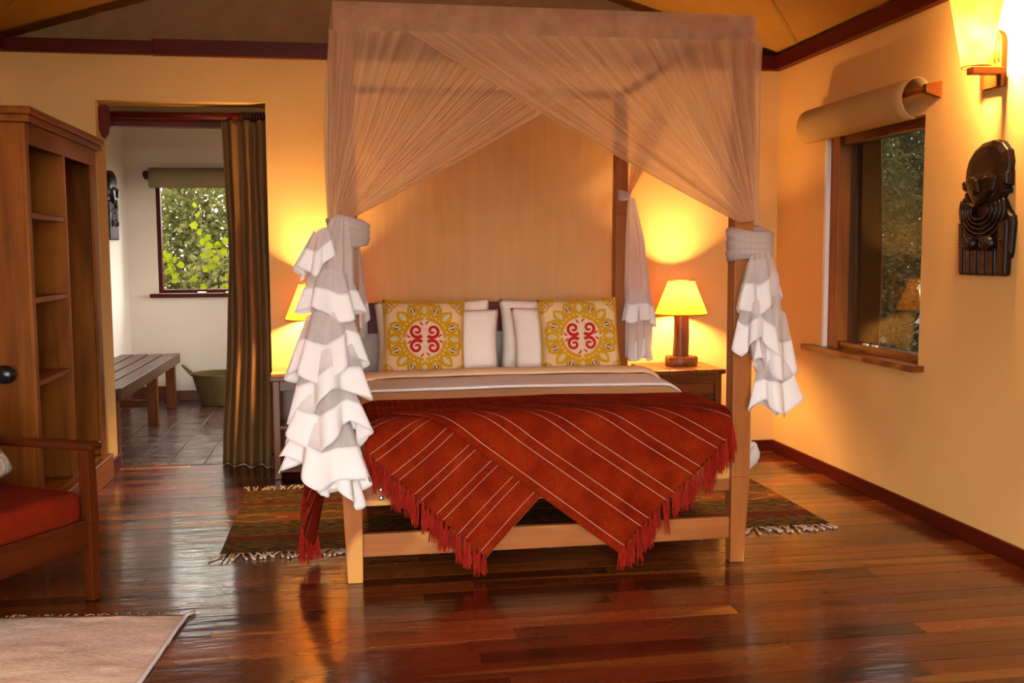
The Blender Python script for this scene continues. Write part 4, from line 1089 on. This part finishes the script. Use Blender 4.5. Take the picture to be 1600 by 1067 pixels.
def mask(loc, rz, sc_, label):
    e = empty('carved_mask', loc, rz, label, 'carving')
    A = lambda c: (c - 240) * .0012; B = lambda c: (980 - c) * .00074
    # local: x = along wall (viewer's right), -y = towards the room, z up
    m_ = MB()
    outl = [(105, 330), (108, 270), (125, 200), (160, 140), (215, 100), (280, 88), (340, 115), (375, 165), (387, 240), (380, 330), (365, 420), (345, 470), (300, 500), (200, 520), (165, 490), (135, 440), (115, 390)]
    k_ = len(outl)
    def relief(pts, d0, d1, shrink, name, mt):
        cx = sum(p[0] for p in pts) / len(pts); cyy = sum(p[1] for p in pts) / len(pts)
        vs_ = []; n_ = len(pts)
        for sh, d in ((1., d0), (1., d0 + (d1 - d0) * .55), (1 - shrink * .35, d0 + (d1 - d0) * .88), (1 - shrink, d1)):
            vs_ += [(A(cx + (p - cx) * sh) * sc_, -d * sc_, B(cyy + (q - cyy) * sh) * sc_) for p, q in pts]
        fs = [tuple(range(n_))]
        for j in range(3): fs += [(j * n_ + i, j * n_ + (i + 1) % n_, (j + 1) * n_ + (i + 1) % n_, (j + 1) * n_ + i) for i in range(n_)]
        fs.append(tuple(range(3 * n_, 4 * n_))[::-1])
        o_ = MB().add(vs_, fs).build(name, mt, e, smooth=False); o_.modifiers.new('b', 'BEVEL').width = .003; return o_
    relief(outl, 0, .055, .45, 'head', 'mask')
    relief([(135, 330), (200, 300), (300, 300), (335, 330), (320, 420), (270, 490), (215, 522), (185, 490), (150, 420)], .03, .075, .5, 'face', 'mask')
    relief([(215, 340), (245, 340), (262, 430), (232, 448), (205, 430)], .06, .095, .6, 'nose', 'mask')
    for c in (205, 285): relief([(c - 22, 335), (c, 322), (c + 22, 335), (c, 350)], .06, .082, .5, 'eye', 'maskcut')
    relief([(205, 470), (240, 462), (275, 466), (262, 484), (225, 488)], .062, .083, .4, 'mouth', 'mask')
    relief([(85, 345), (105, 330), (120, 360), (118, 412), (95, 410)], 0, .04, .4, 'ear', 'mask')
    relief([(375, 300), (387, 300), (387, 390), (360, 400), (345, 360)], 0, .045, .4, 'ear', 'mask')
    relief([(108, 412), (130, 420), (145, 480), (85, 486), (86, 468), (110, 455)], 0, .035, .4, 'earring', 'mask')
    relief([(345, 395), (368, 398), (382, 420), (378, 440), (325, 448), (335, 420)], 0, .04, .4, 'earring', 'mask')
    relief([(65, 640), (75, 605), (110, 590), (130, 530), (180, 490), (300, 460), (350, 480), (380, 550), (410, 590), (416, 640), (405, 830), (395, 860), (85, 860), (70, 750)], 0, .035, .18, 'torso', 'mask')
    for i in range(5):
        rx, rz_ = 55 + 21 * i, 70 + 38 * i
        pts = [(A(232 + rx * 1.05 * math.cos(t)) * sc_, -(.052 - .003 * i) * sc_, B(545 + rz_ * .85 * math.sin(t)) * sc_) for t in [math.pi * (-.12 + 1.24 * q / 24) for q in range(25)]]
        nr = MB().tube(pts, .0085 * sc_, 6).build('necklace_ring', 'mask', e, smooth=True)
        MB().tube([(p[0], p[1] - .006 * sc_, p[2]) for p in pts[1::3]], .0035 * sc_, 5).build('bead_row', 'maskcut', nr)
    for c in (160, 280):
        bo_ = MB().ellipsoid((A(c) * sc_, -.035 * sc_, B(765) * sc_), (.052 * sc_, .040 * sc_, .040 * sc_), 18, 10).build('breast', 'mask', e, smooth=True)
        for r in (.016, .028, .040):
            MB().tube([(A(c) * sc_ + r * sc_ * math.cos(t), -(.035 + .040 * math.sqrt(max(0, 1 - (r / .052) ** 2)) + .001) * sc_, B(765) * sc_ + r * .77 * sc_ * math.sin(t)) for t in [2 * math.pi * q / 20 for q in range(21)]], .0025 * sc_, 5, False).build('carved_line', 'maskcut', bo_)
    ed = [85, 132, 182, 230, 285, 336, 397]
    for i in range(6):
        a, b_ = ed[i] + 3, ed[i + 1] - 3; t0 = 620 if i in (0, 5) else 800
        o_ = MB().taper((A((a + b_) / 2) * sc_, -.024 * sc_, 0), ((b_ - a) / 2 * .0012 * sc_, .022 * sc_), (A((a + b_) / 2 + (-8 if i == 0 else 8 if i == 5 else 0)) * sc_, -.026 * sc_, B(t0) * sc_), ((b_ - a) / 2 * .0012 * sc_, .024 * sc_)).build('arm' if i in (0, 5) else 'finger', 'mask', e, bevel=.012)
    for cx in (104, 370):
        for q in range(3):
            boxo('armband', 'maskcut', e, (A(cx - 12)) * sc_, -.055 * sc_, B(745 + q * 24) * sc_, A(cx + 12) * sc_, -.020 * sc_, B(738 + q * 24) * sc_, .002)
    return e
mask((XR, 4.583, 1.372), math.radians(-90), 1.0, 'dark carved wooden figure mask on the right wall below the sconce')
mask((XL + .012, 9.97, 1.63), math.radians(90), .98, 'dark carved wooden figure mask on the bathroom side wall')

# ------------------------------------------------------------------ rugs
rg = empty('kilim_rug', (.965, 5.79, 0), 0, 'striped kilim rug with fringed ends lying under the bed', 'rug')
RX0, RX1, RY0, RY1 = -.655, 2.585, 5.085, 6.43
def rugf(u, v):
    x = RX0 + (RX1 - RX0) * u; yy = RY0 + (RY1 - RY0) * v
    return (x - .965, yy - 5.79, .0065 + .002 * nz(x * 3, yy * 3))
rgo = MB().grid(rugf, 40, 20, lambda u, v: (u * 3.24, v * 1.415)).build('rug_field', 'kilim', rg, thick=.008)
rtm = []
for sdd in range(4):
    rr = random.Random(sdd); m_ = MB()
    for i in range(2):
        dx = rr.uniform(-.05, .02)
        m_.tube([(.010 * i, 0, .006), (.012 * i + dx * .3, -.035, .010), (.012 * i + dx * .8, -.075, .009), (.014 * i + dx * 1.2 + .006, -.12 + rr.uniform(0, .02), .008)], [.003, .005, .005, .007], 5)
    rtm.append(m_.mesh('fringe_tassel', M['fringe']))
for i in range(84):
    for s_ in (0, 1):
        o = bpy.data.objects.new('fringe_tassel', rtm[R_.randrange(4)]); col.objects.link(o); o.parent = rgo
        o.location = (RX0 + .02 + (RX1 - RX0 - .04) * i / 83 - .965, (RY0 if s_ == 0 else RY1) - 5.79, 0)
        o.rotation_euler = (0, 0, (math.pi if s_ else 0) + R_.uniform(-.45, .45)); k_ = R_.uniform(.75, 1.1); o.scale = (k_, k_, 1)
mt = empty('woven_mat', (-1.4, 3.4, 0), 0, 'cream hand-woven cotton mat on the floor in front of the armchair', 'mat')
def mtf(u, v):
    q = pil((-2.05, 2.3), (-.86, 2.3), (-.69, 4.235), (-2.0, 4.40))(u, v)
    z = .008 + .004 * nz(q[0] * 5, q[1] * 7) + .004 * nz(q[0] * 13 + q[1] * 9, q[1] * 13)
    return (q[0] + 1.4, q[1] - 3.4, max(.005, z))
MB().grid(mtf, 70, 100).build('mat_field', 'mat', mt, smooth=True, thick=.007)
MB().tube([Vector(mtf(1., i / 40)) + Vector((.004, 0, .003)) for i in range(41)] + [Vector(mtf(1., 1.)) + Vector((.03, .03, .0))], .009, 6).build('edge_binding', 'cotton', mt, smooth=True)
rr = random.Random(5); m_ = MB()
for i in range(70):
    p = Vector(mtf(rr.uniform(0, 1), .998)); d = rr.uniform(-.02, .02)
    m_.tube([p, p + Vector((d * .5, .015, .006)), p + Vector((d, .03 + rr.uniform(-.012, .012), .002))], .0014, 4)
stuff(m_.build('frayed_threads', 'fringe', mt))

# ------------------------------------------------------------------ armchair
ch = empty('armchair', (-1.556, 4.41, 0), math.radians(-32.3), 'dark wooden armchair with a rust red seat cushion beside the wardrobe', 'armchair')
for sy__ in (1, -1):
    m_ = MB(); m_.taper((.30, sy__ * .33, 0 if sy__ > 0 else .011), (.024, .020), (.30, sy__ * .33, .34), (.032, .025)); m_.taper((.30, sy__ * .33, .34), (.032, .025), (.30, sy__ * .33, .665), (.026, .022))
    m_.build('leg', 'chairZ', ch, bevel=.004)
    MB().taper((-.36, sy__ * .33, 0), (.024, .02), (-.30, sy__ * .33, .655), (.026, .022)).build('leg', 'chairZ', ch, bevel=.004)
    o = MB().hexa([(-.42, sy__ * .33 - .03, .642), (.36, sy__ * .33 - .037, .662), (.36, sy__ * .33 + .037, .662), (-.42, sy__ * .33 + .03, .642), (-.42, sy__ * .33 - .03, .678), (.36, sy__ * .33 - .037, .70), (.36, sy__ * .33 + .037, .70), (-.42, sy__ * .33 + .03, .678)]).build('armrest', 'chairX', ch, bevel=.016)
    boxo('side_rail', 'chairX', ch, -.33, sy__ * .33 - .014, .235, .27, sy__ * .33 + .014, .345)
boxo('front_rail', 'chairY', ch, .284, -.305, .23, .312, .305, .36)
boxo('back_rail', 'chairY', ch, -.36, -.305, .23, -.33, .305, .345)
o = rbox('seat_cushion', 'rust', -.34, -.30, .345, .305, .30, .488, .04, ch)
o = MB().hexa([(-.38, -.30, .48), (-.27, -.30, .48), (-.27, .30, .48), (-.38, .30, .48), (-.50, -.30, .98), (-.40, -.30, .98), (-.40, .30, .98), (-.50, .30, .98)]).build('back_cushion', 'rust', ch, bevel=.04)
for zz in (.55, .93):
    k_ = (zz - .48) / .5; boxo('back_slat', 'chairY', ch, -.40 - .11 * k_ - .03, -.33, zz - .03, -.40 - .11 * k_ - .005, .33, zz + .03)
for sy__ in (1, -1):
    MB().taper((-.375, sy__ * .335, .62), (.02, .018), (-.505, sy__ * .335, 1.0), (.018, .016)).build('back_stile', 'chairZ', ch, bevel=.004)
pillow('scatter_cushion', 'floral', .36, .36, .14, (-1.635, 4.52, .655), 25, math.radians(58), .3, 'floral scatter cushion resting on the rust armchair seat', 'cushion', None, 9.)

# ------------------------------------------------------------------ outside: ground, planting, lantern
struct(boxo('ground', 'ground', None, -30, -30, -.6, 40, 40, -.45, 0))
struct(boxo('deck', 'subfloor', None, -3.5, -5, -.45, 4.5, YF - .2, -.06, 0))
def leaf_quad(m_, c, s_, rr, up=.4):
    d = Vector((rr.gauss(0, 1), rr.gauss(0, 1), rr.gauss(0, .7))).normalized(); n_ = d.cross(Vector((rr.gauss(0, 1), rr.gauss(0, 1), rr.gauss(0, 1) + up))).normalized(); t = d.cross(n_)
    c = Vector(c); m_.add([c, c + d * s_ * .5 + n_ * s_ * .33 + t * s_ * .06, c + d * s_, c + d * s_ * .5 - n_ * s_ * .33 + t * s_ * .06], [(0, 1, 2, 3)])
def shrub(name, loc, rad, n, size, mat, label, cat, group, seed, trunk=.05):
    rr = random.Random(seed); e = empty(name, (loc[0], loc[1], -.45), 0, label, cat, group)
    m_ = MB(); hz = loc[2] + .45
    def inside():
        while True:
            q = Vector((rr.uniform(-1, 1), rr.uniform(-1, 1), rr.uniform(-1, 1)))
            if q.length < 1 and (q.length > .8 or rr.random() < .75) and nz(q.x * 2.3 + seed, q.y * 2.3, q.z * 2.3) > -.22: return Vector((q.x * rad[0], q.y * rad[1], hz + q.z * rad[2]))
    cl = [(inside(), 0) for _ in range(26)]
    for _ in range(n): leaf_quad(m_, inside(), size * rr.uniform(.6, 1.3), rr)
    m_.v = [(p[0], p[1], max(p[2], .02)) for p in m_.v]
    stuff(m_.build('foliage', mat, e))
    t = MB(); t.tube([(0, 0, 0), (.05, .03, hz * .5), (0, 0, hz)], [trunk, trunk * .8, trunk * .4], 8)
    for c, r in cl[:10]: t.tube([(0.02, .01, hz * rr.uniform(.2, .6)), c * .6 + Vector((0, 0, hz * .4 * 0 + c.z * .3)), c], [trunk * .4, trunk * .3, trunk * .12], 5)
    t.build('branches', 'bark', e, smooth=True)
gB = 'shrubs outside the bathroom window'
for i, (x, yy, z, rx, rz_) in enumerate([(-2.75, 13.0, .65, .50, 1.05), (-1.62, 13.0, .55, .50, 1.0), (-.5, 13.0, .7, .5, 1.1), (-3.3, 14.4, 1.2, .58, 1.6), (-2.02, 14.4, 1.4, .58, 1.75), (-.75, 14.4, 1.2, .58, 1.6),
                                        (-3.9, 16.0, 2.0, .72, 2.4), (-2.3, 16.0, 2.1, .72, 2.5), (-.7, 16.0, 2.0, .72, 2.4)]):
    shrub('garden_shrub', (x, yy, z), (rx, .55, rz_), 7000, .085, 'leaf_mid', 'dense green shrub filling the view through the bathroom window', 'shrub', gB, 20 + i)
gT = 'dark trees outside the right window'
for i, (x, yy, z) in enumerate([(6.4, 12.3, 1.5), (8.35, 13.5, 2.4), (7.2, 15.2, 2.6), (9.3, 16.0, 3.4), (10.6, 18.4, 3.8), (10.4, 14.0, 1.8), (8.3, 11.2, 1.2), (8.4, 18.2, 2.4)]):
    shrub('garden_tree', (x, yy, z), (.92, .92, z + .35), 11000, .085, 'leaf_deep', 'dark leafy garden tree seen through the right window', 'tree', gT, 40 + i, .09)
# bright leafy branch outside the bathroom window, every leaf its own part
lbz = empty('leafy_branch', (-1.62, 11.75, -.45), 0, 'bright yellow-green leafy sapling close outside the bathroom window', 'sapling')
lf_ = MB(); pts = []
for i in range(13):
    a = 2 * math.pi * i / 12
    r = [1.15, .75, .95, .7, .9, .62, .55, .62, .9, .7, .95, .75, 1.15][i]
    pts.append((.045 * r * math.cos(a), .045 * r * math.sin(a), .006 * math.cos(2 * a)))
lf_.add([(0, 0, .004)] + pts[:12], [(0, 1 + i, 1 + (i + 1) % 12) for i in range(12)])
lmesh = lf_.mesh('leaf', M['leaf_bright'])
rr = random.Random(3)
paths = [[(0, 0, 0), (-.02, 0, 1.2), (.0, 0, 1.9), (.02, -.02, 2.45)], [(-.02, 0, 1.1), (.1, -.05, 1.7), (.22, -.05, 2.1), (.30, -.05, 1.95)], [(0, 0, 1.0), (-.2, -.05, 1.6), (-.34, -.08, 2.0), (-.28, -.1, 1.75)], [(0, 0, 1.0), (.2, 0, 1.5), (.38, -.05, 1.75)]]
for i, p in enumerate(paths):
    MB().tube(p, [.012] + [.008] * (len(p) - 2) + [.004], 6).build('stem', 'bark', lbz, smooth=True)
    for k_ in range(14):
        t = .42 + .58 * k_ / 13; q = t * (len(p) - 1); j = min(int(q), len(p) - 2); c = Vector(p[j]).lerp(Vector(p[j + 1]), q - j)
        o = bpy.data.objects.new('leaf', lmesh); col.objects.link(o); o.parent = lbz
        o.location = c + Vector((rr.uniform(-.09, .09), rr.uniform(-.06, .03), rr.uniform(-.08, .06)))
        o.rotation_euler = (math.radians(70) + rr.uniform(-.5, .5), rr.uniform(-1, 1), rr.uniform(-.7, .7)); k2 = rr.uniform(.75, 1.25); o.scale = (k2, k2, k2)
ln_ = empty('garden_lantern', (6.0, 9.80, -.45), 0, 'lit garden lantern on a slim post outside the right window', 'lantern')
MB().tube([(0, 0, 0), (0, 0, 1.38)], .022, 10).build('post', 'lantern_metal', ln_, smooth=True)
MB().lathe([(.10, 1.18), (.03, 1.27), (.02, 1.30)], 20).build('drip_collar', 'lantern_metal', ln_)
MB().lathe([(.045, 1.37), (.075, 1.53), (.075, 1.54)], 6, cap=True).build('lantern_glass', 'lantern_glow', ln_)
MB().lathe([(.105, 1.54), (.10, 1.55), (.03, 1.64), (.008, 1.68)], 6, cap=True).build('lantern_cap', 'lantern_metal', ln_)
for i in range(6):
    a = 2 * math.pi * i / 6
    MB().tube([(.046 * math.cos(a), .046 * math.sin(a), 1.37), (.077 * math.cos(a), .077 * math.sin(a), 1.54)], .005, 5).build('glazing_bar', 'lantern_metal', ln_)
